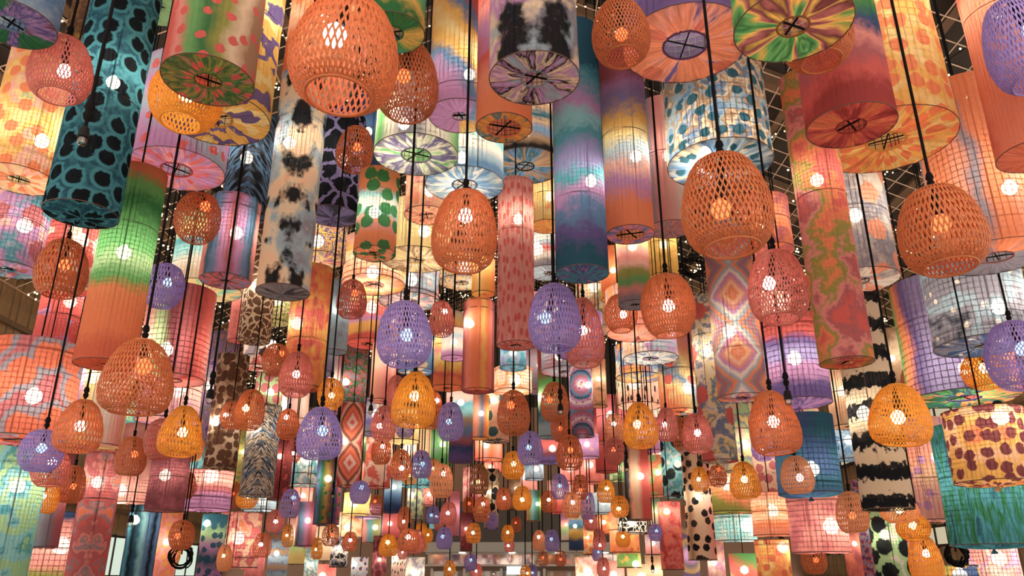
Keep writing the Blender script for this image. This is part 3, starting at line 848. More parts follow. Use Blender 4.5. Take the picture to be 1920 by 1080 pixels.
    (76, 1.66, 3.267, 3.668, 0.209, 1.346, 160, (-0.021, 0.781, 0), 'h', 'bands:.7', 'RrdpBGmyrmGB@Rro', '', 'red lantern with blue and mustard clouds'),
    (77, 2.274, 4.088, 4.079, 0.395, 1.605, 244, (0.0, 0.931, 0), 'h', 'blotch:.8', 'yYyYq@yyYyo', 'o:4.4:.40', 'large yellow lantern speckled with orange'),
    (78, 1.742, 3.904, 2.645, 0.136, 1.745, 98, (-0.007, 1.07, 1), 'h', 'blotch:.5', 'rrokpdr', '', 'tall red lantern with olive and pink blots'),
    (79, 2.669, 5.574, 3.741, 0.305, 0.94, 148, (0.061, 0.545, 0), 'h', 'plain:1', 'wzww', 's:1.7:.34', 'white lantern with pink and green patches'),
    (80, 3.228, 4.756, 3.598, 0.338, 1.241, 190, (0.167, 0.469, 1), 'h', 'vstr:.7', 'zoooszoosooz', '', 'large orange lantern with grey streaks'),
    (81, 2.817, 3.623, 3.715, 0.2, 1.629, 140, (-0.02, 0.945, 0), 't', 'plain:.5', 'osr', '', 'orange lantern cut off at the edge beside the lavender basket'),
    (82, 3.573, 5.63, 3.24, 0.347, 0.621, 172, (0.147, 0.28, 1), 'h', 'blotch:.8', 'zhzZz@BBzB', 'w:3:.12', 'slate blue marbled drum lantern'),
    (83, 4.0, 6.747, 3.085, 0.448, 1.064, 190, (0.064, 0.263, 1), 'h', 'vstr:1', 'goUuuUglor@GgBGogU', '', 'lavender lantern with a green orange and blue base'),
    (84, 2.485, 5.292, 2.019, 0.162, 1.477, 92, (-0.055, 0.642, 1), 'o', 'zebra:1.4', 'ccnn', '', 'tall cream lantern with black blotchy stripes'),
    (85, 5.415, 10.608, 3.942, 0.171, 0.97, 46, (-0.034, 0.563, 0), 'h', 'plain:1', 'ec', '', 'plain beige lantern behind the black-striped cream lantern'),
    (86, 3.705, 8.495, 3.149, 0.182, 0.675, 62, (-0.018, 0.392, 0), 'h', 'plain:.6', 'cfc', '', 'plain cream lantern beside the black-striped cream lantern'),
    (87, 4.195, 9.688, 2.958, 0.184, 0.409, 56, (0.0, 0.237, 0), 'h', 'blotch:2', 'Tbhb', '', 'speckled blue lantern beside the deep blue drum'),
    (88, 2.916, 7.776, 2.361, 0.302, 0.753, 116, (0.04, 0.233, 1), 't', 'plain:.8', 'TTBT@TBT', '', 'deep blue drum lantern'),
    (89, 3.313, 8.749, 1.847, 0.303, 0.576, 106, (0.132, 0.265, 1), 'h', 'plain:.8', 'dpdD', '', 'dusty rose drum lantern'),
    (90, 4.301, 8.195, 2.139, 0.244, 1.023, 90, (0.146, 0.63, 1), 'h', 'bands:1', 'qqfspq', 'v:2.4:.3', 'peach pink lantern with lilac flecks'),
    (91, 3.287, 5.379, 2.201, 0.257, 0.485, 142, (0.108, 0.436, 1), 't', 'petal:1', 'oyfy', 'D:4:.42', 'yellow lantern with a maroon flower wreath'),
    (92, 4.415, 7.474, 1.876, 0.355, 1.087, 145, (0.0, 0.631, 0), 't', 'drip:.8', 'TtGtT@tTt', '', 'sea-green drum lantern with dark drips'),
    (93, 5.591, 9.512, 1.429, 0.262, 0.742, 86, (0.055, 0.374, 1), 'h', 'blotch:.8', 'Ywvqw', 'p:1:.3', 'pale yellow lantern with lilac and pink clouds'),
    (94, 4.895, 9.122, 1.474, 0.252, 0.248, 86, (0.05, 0.144, 0), 'h', 'spots:1.5', 'mkm', 'B:1.5:.45', 'mustard lantern with dark blue blots'),
    (95, 4.32, 9.324, 1.433, 0.191, 0.996, 64, (-0.03, 0.623, 1), 'h', 'spots:1.2', 'wwl', 'n:1.3:.45', 'white lantern with black blots and a green corner'),
    (96, 4.416, 10.076, 1.419, 0.103, 1.339, 32, (-0.01, 0.777, 0), 'h', 'blotch:1.6', 'UBrhU', '', 'slim violet lantern with pink flares beside the black-blotted white lantern'),
    (97, 3.506, 11.002, 1.442, 0.226, 0.632, 64, (0.136, 0.528, 1), 'h', 'blotch:1.3', 'yoyY', 'O:2:.3', 'golden lantern with orange flames'),
    (98, 2.991, 9.281, 2.047, 0.22, 0.468, 72, (0.022, 0.272, 0), 'h', 'bands:2', 'sofofs', '', 'peach lantern with orange rows'),
    (99, 3.351, 10.32, 2.484, 0.186, 1.141, 54, (0.059, 0.643, 1), 't', 'spots:2', 'zqc', 'd:2:.45', 'grey lantern with pink flower dots beside the deep blue drum'),
    (100, 3.312, 11.986, 2.511, 0.311, 0.705, 78, (-0.062, 0.409, 0), 'h', 'diag:.8', 'kofce', '', 'peach lantern with an orange wedge'),
    (101, 3.604, 13.049, 2.146, 0.33, 0.395, 77, (0.18, 0.235, 1), 'h', 'plain:1', 'waw', '', 'bright white drum lantern tinted mint'),
    (102, 3.58, 12.682, 1.372, 0.22, 0.57, 54, (0.0, 0.33, 0), 'h', 'diag:1', 'lrrg', '', 'pink and green lantern at the bottom edge beside the golden flame lantern'),
    (103, 2.494, 10.705, 1.81, 0.185, 1.377, 53, (0.018, 0.799, 0), 'o', 'vstr:1.2', 'ceccqs', 'n:2:.36', 'tall tan lantern with black clover prints'),
    (104, 2.37, 11.431, 2.675, 0.195, 0.806, 51, (0.039, 0.467, 0), 't', 'spots:1.6', 'wta', 'n:1.4:.4', 'white lantern with blue and black splotches'),
    (105, 2.017, 7.613, 2.652, 0.171, 1.675, 66, (-0.031, 1.1, 1), 't', 'blotch:1', 'YbYwzb', 'r:.8:.3', 'tall yellow and grey lantern with a red spot'),
    (106, 1.675, 5.533, 2.818, 0.178, 1.366, 92, (-0.049, 0.506, 1), 'h', 'ikat:.8', 'sofpvwhozdzo', '', 'tall salmon lantern with grey diamonds'),
    (107, 2.375, 6.329, 2.948, 0.265, 0.724, 120, (0.013, 0.382, 1), 't', 'bands:.7', 'UUvvuuUrrr@vUv', '', 'mauve drum lantern with a red upper half'),
    (108, 3.387, 8.961, 3.038, 0.19, 0.383, 62, (0.019, 0.222, 0), 't', 'blotch:.7', 'ppUpl', '', 'pink lantern with a blue curl'),
    (109, 1.042, 6.176, 3.755, 0.14, 0.652, 62, (0.007, 0.54, 1), 'h', 'bands:.9', 'zpgkqpqYw', '', 'pink lantern with an olive diagonal'),
    (110, 1.3, 7.643, 3.958, 0.319, 0.47, 116, (-0.064, 0.272, 0), 't', 'sector:.8', 'oszspso', '', 'peach drum lantern with grey petals on its base'),
    (111, 1.556, 8.402, 3.898, 0.308, 0.453, 103, (-0.031, 0.263, 0), 'h', 'blotch:.9', 'whvwf@whwbw', '', 'white drum lantern tinted blue'),
    (112, 2.146, 12.726, 4.747, 0.395, 0.541, 88, (0.0, 0.314, 0), 't', 'blotch:1', 'yobwf@obyo', '', 'orange and blue drum lantern'),
    (113, 2.254, 13.545, 4.429, 0.406, 0.551, 86, (-0.061, 0.426, 1), 't', 'dash:1.6', 'qf', 'n:3:.2', 'cream and pink lantern with black dashes'),
    (114, 0.766, 8.388, 3.938, 0.263, 0.473, 88, (0.053, 0.274, 0), 'h', 'plain:.8', 'vUd', '', 'mauve drum lantern with a purple base'),
    (115, 0.713, 10.28, 4.224, 0.313, 0.432, 86, (-0.063, 0.25, 0), 'h', 'plain:.8', 'dzd', '', 'dusty grey pink drum lantern'),
    (116, 0.896, 9.883, 3.28, 0.156, 0.893, 46, (0.094, 0.662, 1), 'h', 'arcs:1.6', 'vwvdbT', 'd:3:.2', 'lilac lantern with white arcs'),
    (117, 0.561, 11.349, 3.513, 0.179, 1.375, 46, (-0.108, 0.57, 1), 'h', 'bands:.8', 'hTlgdd', '', 'slim grey green lantern beside the orange lattice cream lantern'),
    (118, 1.277, 11.254, 3.95, 0.125, 0.703, 32, (0.013, 0.408, 0), 'h', 'plain:1', 'sfe', '', 'slim peach lantern beside the lilac lantern with white arcs'),
    (119, 1.776, 14.754, 3.442, 0.209, 1.208, 42, (0.042, 0.701, 0), 'h', 'plain:1', 'rd', '', 'plain red lantern below the lilac lantern with white arcs'),
    (120, 1.2, 12.162, 3.337, 0.157, 0.355, 38, (-0.031, 0.206, 0), 'h', 'plain:1', 'uvY', '', 'pale lavender lantern below the lilac lantern with white arcs'),
    (121, 2.269, 10.368, 3.692, 0.259, 1.382, 72, (0.13, 0.316, 1), 'h', 'diag:.7', 'oYbYspd', 'r:1:.2', 'tie-dyed pink blue and yellow lantern'),
    (122, 0.014, 9.972, 4.196, 0.177, 0.368, 50, (0.0, 0.213, 0), 'h', 'blotch:1.5', 'bthu', '', 'small blue marbled lantern above the orange lattice cream lantern'),
    (123, 0.016, 11.195, 4.152, 0.283, 0.347, 72, (0.04, 0.176, 1), 'h', 'petal:1.8', 'qfo', '', 'cream lantern with orange lattice print'),
    (126, -0.879, 10.263, 3.991, 0.223, 1.048, 62, (-0.022, 0.608, 0), 'h', 'bands:1.1', 'oryYpyYdyc', '', 'yellow red and pink banded lantern'),
    (127, -0.689, 8.79, 4.005, 0.144, 0.34, 46, (0.0, 0.197, 0), 'h', 'bands:1', 'vwqhw', '', 'white and lilac lantern in front of the yellow red banded lantern'),
    (128, -1.234, 9.686, 4.073, 0.233, 0.516, 68, (0.023, 0.299, 0), 'h', 'spots:1.3', 'cf', 'b:1.3:.5', 'peach lantern with blue patches'),
    (129, -1.608, 9.481, 3.647, 0.165, 0.736, 50, (0.051, 0.493, 1), 'h', 'vstr:1.3', 'qfqpqr', '', 'pale pink striped lantern beside the red-sprigged grey green lantern'),
    (130, -2.203, 9.293, 4.224, 0.143, 0.924, 43, (-0.029, 0.536, 0), 'h', 'plain:1', 'zhz', '', 'slim grey blue lantern beside the orange and crimson tall lantern'),
    (131, -2.374, 11.386, 4.018, 0.198, 1.009, 50, (-0.119, 0.324, 1), 'h', 'blotch:1.4', 'zdGzD', 'r:2:.2', 'grey green lantern with red sprigs'),
    (132, -3.014, 12.999, 4.196, 0.162, 0.96, 36, (0.0, 0.557, 0), 'h', 'vstr:1', 'vwqv', '', 'pale lilac lantern beside the red-sprigged grey green lantern'),
    (133, -2.125, 11.887, 3.653, 0.229, 0.53, 56, (0.023, 0.307, 0), 't', 'plain:1', 'fzUz', '', 'grey lantern with an orange base beside the dark red wavy lantern'),
    (134, -1.755, 12.37, 3.618, 0.288, 0.478, 68, (0.058, 0.277, 0), 't', 'plain:1', 'qYq', '', 'pink and cream drum lantern'),
    (135, -2.152, 10.398, 2.713, 0.157, 1.087, 45, (-0.084, 0.58, 1), 'o', 'ikat:.6', 'rwroDcrD', '', 'dark red lantern with cream and orange waves'),
    (136, -2.723, 14.31, 3.587, 0.107, 0.623, 22, (-0.011, 0.361, 0), 'h', 'plain:1', 'gl', '', 'slim green lantern beside the dark red wavy lantern'),
    (137, -2.214, 12.983, 2.973, 0.218, 0.95, 50, (0.131, 0.627, 1), 'h', 'blotch:1', 'cwro', 'r:1:.3', 'cream lantern with red blots'),
    (138, -0.667, 10.124, 2.992, 0.155, 0.894, 45, (-0.011, 0.772, 1), 'h', 'bands:.8', 'UBdbeatq', '', 'blue lantern with a violet lower half'),
    (139, -0.476, 11.178, 3.469, 0.142, 0.623, 37, (0.028, 0.361, 0), 'h', 'vstr:1.5', 'yoqboy', '', 'golden lantern with orange dashes beside the blue-dotted cream lantern'),
    (140, -0.231, 11.643, 3.5, 0.192, 0.696, 48, (-0.045, 0.627, 1), 'h', 'spots:1.4', 'cqf', 'T:1.4:.4', 'cream lantern with blue dots'),
    (141, -0.398, 13.299, 3.464, 0.235, 0.333, 52, (-0.048, 0.26, 1), 'h', 'vstr:2', 'roqoqo', '', 'orange and white striped drum lantern below the blue-dotted cream lantern'),
    (142, -1.729, 14.3, 3.131, 0.269, 0.474, 56, (0.0, 0.275, 0), 'h', 'blotch:1.6', 'TatT', '', 'dark teal drum lantern above the slim blue lantern'),
    (143, -2.04, 13.65, 2.629, 0.15, 0.721, 33, (0.015, 0.418, 0), 't', 'bands:1', 'BbhB', '', 'slim blue lantern below the red-blotted cream lantern'),
    (144, -1.795, 14.819, 2.584, 0.152, 0.573, 31, (-0.059, 0.447, 1), 'h', 'spots:2', 'cl', 'z:2:.4', 'pale lantern with grey spots beside the slim blue lantern'),
    (145, -2.105, 14.12, 2.226, 0.158, 0.429, 34, (-0.032, 0.249, 0), 'h', 'plain:1', 'rd', '', 'slim coral lantern below the slim blue lantern'),
    (146, -2.91, 15.02, 2.694, 0.249, 0.387, 50, (-0.053, 0.192, 1), 'h', 'plain:1', 'yYy', '', 'yellow drum lantern beside the olive and navy streaked lantern'),
    (147, -2.902, 16.162, 2.715, 0.257, 0.269, 48, (0.0, 0.156, 0), 't', 'plain:1', 'vz', '', 'lilac pleated lantern behind the yellow drum lantern'),
    (148, -3.313, 16.644, 2.359, 0.241, 0.399, 44, (-0.08, 0.208, 1), 'h', 'petal:2', 'cfo', '', 'cream lantern with orange leaf print below the yellow drum lantern'),
    (149, -2.927, 17.044, 2.271, 0.212, 0.537, 38, (0.042, 0.312, 0), 'h', 'vstr:1', 'ptkz', '', 'pink and teal lantern below the yellow drum lantern'),
    (150, -3.794, 14.364, 3.157, 0.299, 0.621, 62, (0.034, 0.458, 1), 'h', 'blotch:1', 'htwh', '', 'pale blue drum lantern with teal clouds'),
    (151, -2.781, 12.058, 2.34, 0.195, 1.145, 49, (-0.02, 0.664, 0), 'o', 'vstr:1.4', 'UbGmEBru', 'G:2:.2', 'tall olive and navy streaked lantern'),
    (152, -3.916, 14.948, 2.774, 0.179, 0.446, 36, (0.0, 0.258, 0), 'h', 'blotch:1.4', 'pqs', '', 'peach pink lantern above the pink blue-streaked lantern'),
    (153, -3.591, 14.103, 2.103, 0.18, 0.732, 39, (0.018, 0.425, 0), 't', 'vstr:1.2', 'pTbvdpp', '', 'pink lantern with a blue streak'),
    (154, -4.51, 14.282, 2.713, 0.294, 0.295, 62, (0.059, 0.171, 0), 'h', 'plain:1', 'zhz', '', 'grey drum lantern below the black and cream feathered lantern'),
    (155, -4.037, 14.138, 1.346, 0.172, 1.103, 38, (-0.034, 0.64, 0), 'h', 'zebra:1.2', 'ebh', '', 'tan and blue banded lantern beside the red-leaf peach lantern'),
    (156, -3.913, 14.731, 1.816, 0.182, 0.856, 38, (-0.018, 0.497, 0), 'h', 'bands:1', 'Ylwq', '', 'pale yellow lantern behind the pink blue-streaked lantern'),
    (157, -3.824, 15.641, 1.319, 0.13, 0.877, 26, (0.0, 0.509, 0), 'h', 'blotch:1.4', 'awtw', '', 'slim aqua and white lantern below the pink blue-streaked lantern'),
    (158, -3.926, 17.244, 1.917, 0.247, 0.687, 44, (0.025, 0.398, 0), 'h', 'plain:1', 'fcf', '', 'plain peach lantern below the pink blue-streaked lantern'),
    (159, -3.065, 14.491, 1.768, 0.155, 0.493, 33, (-0.005, 0.312, 1), 'h', 'blotch:1.6', 'nwzn', '', 'black and white mottled lantern beside the pink blue-streaked lantern'),
    (161, -2.943, 15.872, 1.315, 0.163, 0.645, 32, (-0.096, 0.518, 1), 'h', 'spots:2', 'whq', 'B:2:.3', 'white lantern with blue spots below the yellow drum lantern'),
    (162, -2.054, 12.704, 1.372, 0.11, 0.831, 27, (0.0, 0.482, 0), 'h', 'spots:1.6', 'ded', 'D:1.6:.5', 'slim rose lantern with maroon spots below the yellow drum lantern'),
    (164, -2.298, 16.657, 1.301, 0.15, 0.831, 28, (-0.065, 0.646, 1), 'h', 'ray:1.4', 'wq', 'n:2.4:.25', 'slim white lantern with black dashes below the slim blue lantern'),
    (165, -0.385, 14.98, 2.453, 0.138, 1.067, 28, (-0.036, 0.643, 1), 'o', 'spots:1.2', 'cec', 'n:1.2:.42', 'slim tan lantern with black flower prints'),
    (166, -0.81, 14.426, 2.034, 0.108, 0.644, 23, (-0.011, 0.374, 0), 'o', 'plain:1', 'RDr', '', 'slim dark red lantern'),
    (167, -1.224, 16.63, 2.38, 0.142, 0.892, 26, (0.0, 0.518, 0), 'h', 'plain:1', 'pv', '', 'slim pink lantern above the slim dark red lantern'),
    (168, -1.816, 19.262, 2.66, 0.159, 0.379, 25, (0.016, 0.22, 0), 'h', 'plain:1', 'ta', '', 'small aqua lantern beside the slim dark red lantern'),
    (169, -1.783, 16.836, 3.009, 0.157, 0.393, 28, (0.031, 0.228, 0), 'h', 'petal:2', 'pqr', '', 'small pink patterned lantern beside the slim blue lantern'),
    (170, -0.373, 15.325, 3.503, 0.166, 0.184, 32, (-0.033, 0.106, 0), 'h', 'sector:1', 'orq', '', 'small orange lantern with a spread base above the black-flowered slim tan lantern'),
    (171, 1.773, 11.206, 2.344, 0.174, 1.084, 47, (0.049, 0.594, 1), 'o', 'vstr:1.1', 'nZfcrrr', '', 'black white and red split lantern'),
    (172, 1.594, 15.191, 3.286, 0.204, 0.566, 40, (-0.079, 0.343, 1), 'h', 'plain:1', 'rpd', '', 'coral drum lantern below the lilac lantern with white arcs'),
    (173, 0.626, 12.46, 3.297, 0.195, 0.387, 46, (0.019, 0.225, 0), 'h', 'bands:1', 'UDdrd', '', 'purple red drum lantern beside the lilac lantern with white arcs'),
    (174, 0.418, 14.757, 3.306, 0.179, 0.333, 36, (0.036, 0.193, 0), 'h', 'blotch:1.6', 'bhz', '', 'pale blue lantern beside the black-flowered slim tan lantern'),
    (175, 0.395, 14.547, 2.548, 0.13, 0.534, 27, (0.071, 0.298, 1), 'h', 'vstr:1.2', 'okatGk', '', 'slim teal and green lantern beside the black-flowered slim tan lantern'),
    (176, 1.14, 14.419, 2.051, 0.132, 0.691, 28, (-0.013, 0.401, 0), 't', 'bands:1.2', 'BBmmTbYa', '', 'slim banded lantern of aqua cream and blue'),
    (177, 1.115, 16.661, 2.298, 0.109, 0.547, 20, (0.0, 0.317, 0), 'h', 'bands:1', 'wlpv', '', 'slim pink and white lantern beside the aqua cream and blue banded lantern'),
    (178, 2.034, 15.105, 3.316, 0.173, 0.401, 34, (0.017, 0.233, 0), 'h', 'blotch:1.2', 'pglw', '', 'pink and green lantern beside the black white and red split lantern'),
    (179, 1.791, 16.059, 2.79, 0.224, 0.393, 42, (0.045, 0.228, 0), 'h', 'plain:1', 'zhw', '', 'grey cloth lantern above the golden orange drum'),
    (180, 1.95, 16.838, 2.431, 0.166, 0.416, 30, (-0.033, 0.241, 0), 'h', 'blotch:1.5', 'yor', '', 'yellow and orange lantern beside the golden orange drum'),
    (181, 1.848, 13.354, 1.977, 0.244, 0.638, 56, (-0.024, 0.37, 0), 'h', 'plain:1', 'yof', 'O:2:.2', 'golden orange drum lantern'),
    (182, 1.73, 11.631, 2.189, 0.211, 0.258, 55, (0.0, 0.15, 0), 'h', 'leopard:3', 'wn', '', 'white drum lantern with black flecks'),
    (183, 1.986, 13.917, 1.753, 0.208, 0.248, 46, (0.11, 0.051, 1), 'h', 'blotch:2', 'kgy', '', 'lime green drum lantern'),
    (184, 2.144, 11.74, 2.719, 0.153, 0.582, 39, (0.031, 0.337, 0), 'h', 'spots:1.2', 'pso', 'l:1.4:.4', 'pink lantern with lime diamonds beside the black white and red split lantern'),
    (185, 2.207, 11.276, 1.697, 0.157, 0.891, 43, (-0.033, 0.768, 1), 'o', 'blotch:.7', 'ooprRz', '', 'tall orange lantern with a red lower half'),
    (186, 2.09, 12.0, 1.909, 0.129, 0.276, 33, (-0.013, 0.16, 0), 'h', 'blotch:1', 'pzq', '', 'pink grey lantern beside the tall orange and red lantern'),
    (187, 2.15, 12.101, 2.327, 0.096, 0.466, 24, (0.013, 0.2, 1), 'h', 'bands:1', 'wYlz', '', 'slim pale yellow lantern beside the tall orange and red lantern'),
    (188, 2.811, 16.284, 1.308, 0.172, 0.711, 33, (0.017, 0.413, 0), 'h', 'plain:1', 'fc', '', 'plain pale peach lantern beside the tall orange and red lantern'),
    (189, 2.65, 12.145, 1.382, 0.125, 0.91, 32, (0.025, 0.528, 0), 'h', 'arcs:1', 'uvzY', '', 'lilac lantern with grey arcs beside the tall orange and red lantern'),
    (190, 3.182, 12.782, 1.371, 0.135, 0.757, 33, (-0.027, 0.439, 0), 'h', 'blotch:1.2', 'wqv', '', 'white and pink lantern below the bright white mint drum'),
    (191, 1.657, 17.642, 2.054, 0.127, 0.606, 22, (-0.013, 0.352, 0), 'h', 'spots:1.6', 'cwY', 'o:1.6:.5', 'slim cream lantern with orange spots beside the aqua cream and blue banded lantern'),
    (192, 2.183, 12.303, 3.457, 0.181, 0.514, 43, (0.0, 0.298, 0), 'h', 'plain:1', 'dvp', '', 'mauve lantern with a striped base above the black white and red split lantern'),
    (193, -1.249, 13.771, 3.365, 0.186, 0.746, 40, (0.019, 0.433, 0), 'h', 'plain:1', 'zgl', '', 'slim grey green lantern beside the blue and violet lantern'),
    (194, 0.051, 15.346, 2.815, 0.122, 0.67, 24, (0.024, 0.389, 0), 'o', 'plain:1', 'Ee', '', 'slim dark brown lantern beside the black-flowered slim tan lantern'),
    (195, 1.23, 15.891, 3.374, 0.278, 0.496, 52, (-0.056, 0.288, 0), 'h', 'plain:1', 'rpr', '', 'coral red lantern below the lilac lantern with white arcs'),
    (196, -3.517, 12.28, 3.839, 0.254, 0.869, 60, (-0.153, 0.342, 1), 'h', 'vstr:1.2', 'qwzqwq', '', 'pale pink lantern with grey and white stripes below the orange and crimson tall lantern'),
    (198, -3.845, 15.242, 3.86, 0.27, 0.678, 52, (-0.162, 0.507, 1), 'h', 'plain:1', 'pqY', '', 'pale pink and cream lantern above the olive and navy streaked lantern'),
    (199, -2.878, 14.652, 3.792, 0.21, 0.632, 42, (0.042, 0.367, 0), 'h', 'blotch:1', 'dRd', '', 'maroon mottled lantern behind the dark red wavy lantern'),
    (200, -2.018, 17.541, 3.825, 0.487, 1.034, 82, (-0.292, 0.488, 1), 'h', 'plain:1', 'cYqc', '', 'cream drum lantern above the slim blue lantern'),
    (201, 0.276, 16.551, 3.092, 0.254, 0.828, 46, (-0.025, 0.48, 0), 'h', 'bands:1', 'qpc', '', 'pale pink lantern beside the black-flowered slim tan lantern'),
    (202, -0.822, 17.129, 3.056, 0.24, 0.762, 42, (0.0, 0.442, 0), 'h', 'blotch:1', 'pdq', '', 'rose pink lantern beside the black-flowered slim tan lantern'),
    (203, 1.015, 17.37, 2.898, 0.242, 0.676, 42, (0.024, 0.392, 0), 'h', 'bands:1', 'rpq', '', 'coral to pink lantern above the aqua cream and blue banded lantern'),
    (205, -1.825, 11.309, 4.945, 0.252, 0.619, 62, (-0.05, 0.359, 0), 'h', 'bands:1', 'yspr', '', 'coral and yellow lantern beside the red-sprigged grey green lantern'),
    (206, 0.368, 10.695, 4.763, 0.276, 0.685, 72, (-0.028, 0.397, 0), 'h', 'bands:1', 'qcwq', '', 'pale pink and cream lantern beside the red-leaf pale pink lantern'),
    (207, 1.321, 11.593, 5.22, 0.309, 1.27, 74, (0.0, 0.736, 0), 'h', 'blotch:.8', 'cfces', 'k:1.4:.2', 'cream and peach lantern beside the blue-tinted white drum'),
    (208, 1.344, 9.658, 5.045, 0.156, 0.723, 44, (0.016, 0.419, 0), 'h', 'plain:1', 'yoy', '', 'golden orange lantern below the tall teal and lilac lantern'),
    (209, 2.455, 11.725, 6.151, 0.269, 1.024, 62, (0.054, 0.594, 0), 'h', 'plain:1', 'mym', '', 'plain ochre lantern below the blue cream and orange banded lantern'),
    (210, 2.909, 14.793, 3.281, 0.259, 0.864, 52, (-0.052, 0.501, 0), 'h', 'plain:1', 'qpf', '', 'pale salmon lantern behind the white black-splotched lantern'),
    (211, 1.721, 18.372, 1.27, 0.306, 0.746, 52, (-0.031, 0.433, 0), 'h', 'blotch:1', 'owp', '', 'orange and white lantern below the aqua cream and blue banded lantern'),
    (212, 2.118, 17.193, 1.291, 0.232, 0.624, 42, (0.0, 0.362, 0), 'h', 'plain:1', 'pq', '', 'pale rose lantern below the lime green drum'),
    (214, -3.467, 10.255, 4.27, 0.218, 0.378, 60, (0.131, 0.34, 1), 'h', 'blotch:1', 'qrwz', 'n:.8:.2', 'white and red drum lantern beside the brown leopard-spotted lantern'),
    (215, -4.919, 12.062, 3.114, 0.22, 0.372, 54, (-0.11, 0.027, 1), 't', 'sector:1', 'tTaT', '', 'aqua pleated lantern above the pink to lilac flared drum'),
    (216, -3.158, 9.868, 4.786, 0.171, 0.503, 48, (-0.017, 0.292, 0), 'h', 'leopard:3', 'ck', '', 'olive speckled lantern beside the orange and crimson tall lantern'),
    (217, 2.418, 6.695, 4.467, 0.231, 0.525, 92, (0.0, 0.305, 0), 'h', 'blotch:.8', 'oodo', '', 'orange and mauve drum lantern above the salmon diamond lantern'),
    (218, 2.863, 7.973, 4.174, 0.173, 0.313, 60, (0.017, 0.182, 0), 'h', 'plain:1', 'qwp', '', 'pale pink pleated drum lantern beside the salmon diamond lantern'),
    (219, 4.924, 11.769, 1.389, 0.128, 1.143, 34, (0.026, 0.663, 0), 'h', 'plain:1', 'ds', '', 'slim dusty rose lantern beside the dusty rose drum'),
    (220, 5.512, 11.393, 1.395, 0.227, 0.889, 62, (-0.045, 0.516, 0), 'h', 'plain:1', 'ds', '', 'plain dusty rose lantern behind the black-blotted white lantern'),
    (221, 3.334, 11.412, 3.032, 0.232, 1.128, 60, (0.068, 0.38, 1), 'h', 'blotch:.8', 'qYzlq', '', 'pale pink and lime lantern beside the red-spotted yellow grey lantern'),
    (222, -3.178, 12.484, 4.76, 0.23, 0.928, 52, (0.0, 0.538, 0), 'h', 'plain:1', 'hzu', '', 'pale grey violet lantern behind the orange and crimson tall lantern'),
    (223, 0.43, 11.805, 4.291, 0.215, 0.73, 52, (0.022, 0.424, 0), 'h', 'plain:1', 'dzd', '', 'dusky rose lantern above the orange lattice cream lantern'),
    (224, -0.654, 17.907, 2.961, 0.238, 0.815, 40, (0.048, 0.473, 0), 'h', 'bands:1', 'Ywf', '', 'cream yellow lantern behind the black-flowered slim tan lantern'),
    (225, -0.852, 12.343, 3.851, 0.213, 0.873, 50, (-0.043, 0.507, 0), 'h', 'bands:1', 'spt', '', 'salmon and teal lantern behind the blue and violet lantern'),
    (226, 1.85, 14.214, 3.9, 0.292, 0.839, 60, (-0.029, 0.487, 0), 'h', 'plain:1', 'rdr', '', 'brick red lantern below the black-dashed cream lantern'),
    (227, 2.573, 14.206, 3.802, 0.291, 0.685, 60, (0.0, 0.397, 0), 'h', 'blotch:1', 'zwq', '', 'grey white lantern above the white black-splotched lantern'),
    (228, -3.069, 17.687, 3.552, 0.369, 0.766, 62, (0.037, 0.444, 0), 'h', 'bands:1', 'sqf', '', 'salmon and pale pink lantern behind the red-blotted cream lantern'),
    (231, -3.884, 18.534, 2.284, 0.316, 0.701, 52, (-0.032, 0.407, 0), 'h', 'plain:1', 'qfq', '', 'pale peach pink lantern below the yellow drum lantern'),
    (232, -4.259, 18.541, 1.267, 0.297, 0.605, 50, (0.0, 0.351, 0), 'h', 'plain:1', 'rp', '', 'coral lantern at the bottom edge below the pink blue-streaked lantern'),
    (233, -2.053, 17.022, 1.294, 0.251, 0.691, 46, (0.025, 0.401, 0), 'h', 'blotch:1', 'wzw', '', 'white and grey lantern at the bottom edge below the slim blue lantern'),
    (234, 3.029, 19.669, 1.247, 0.29, 0.642, 46, (0.058, 0.372, 0), 'h', 'bands:1', 'ycf', '', 'cream and gold lantern at the bottom edge below the lime green drum'),
    (235, 1.614, 18.695, 2.997, 0.31, 0.752, 50, (-0.062, 0.436, 0), 'h', 'bands:1', 'qsp', '', 'salmon pink lantern above the aqua cream and blue banded lantern'),
]
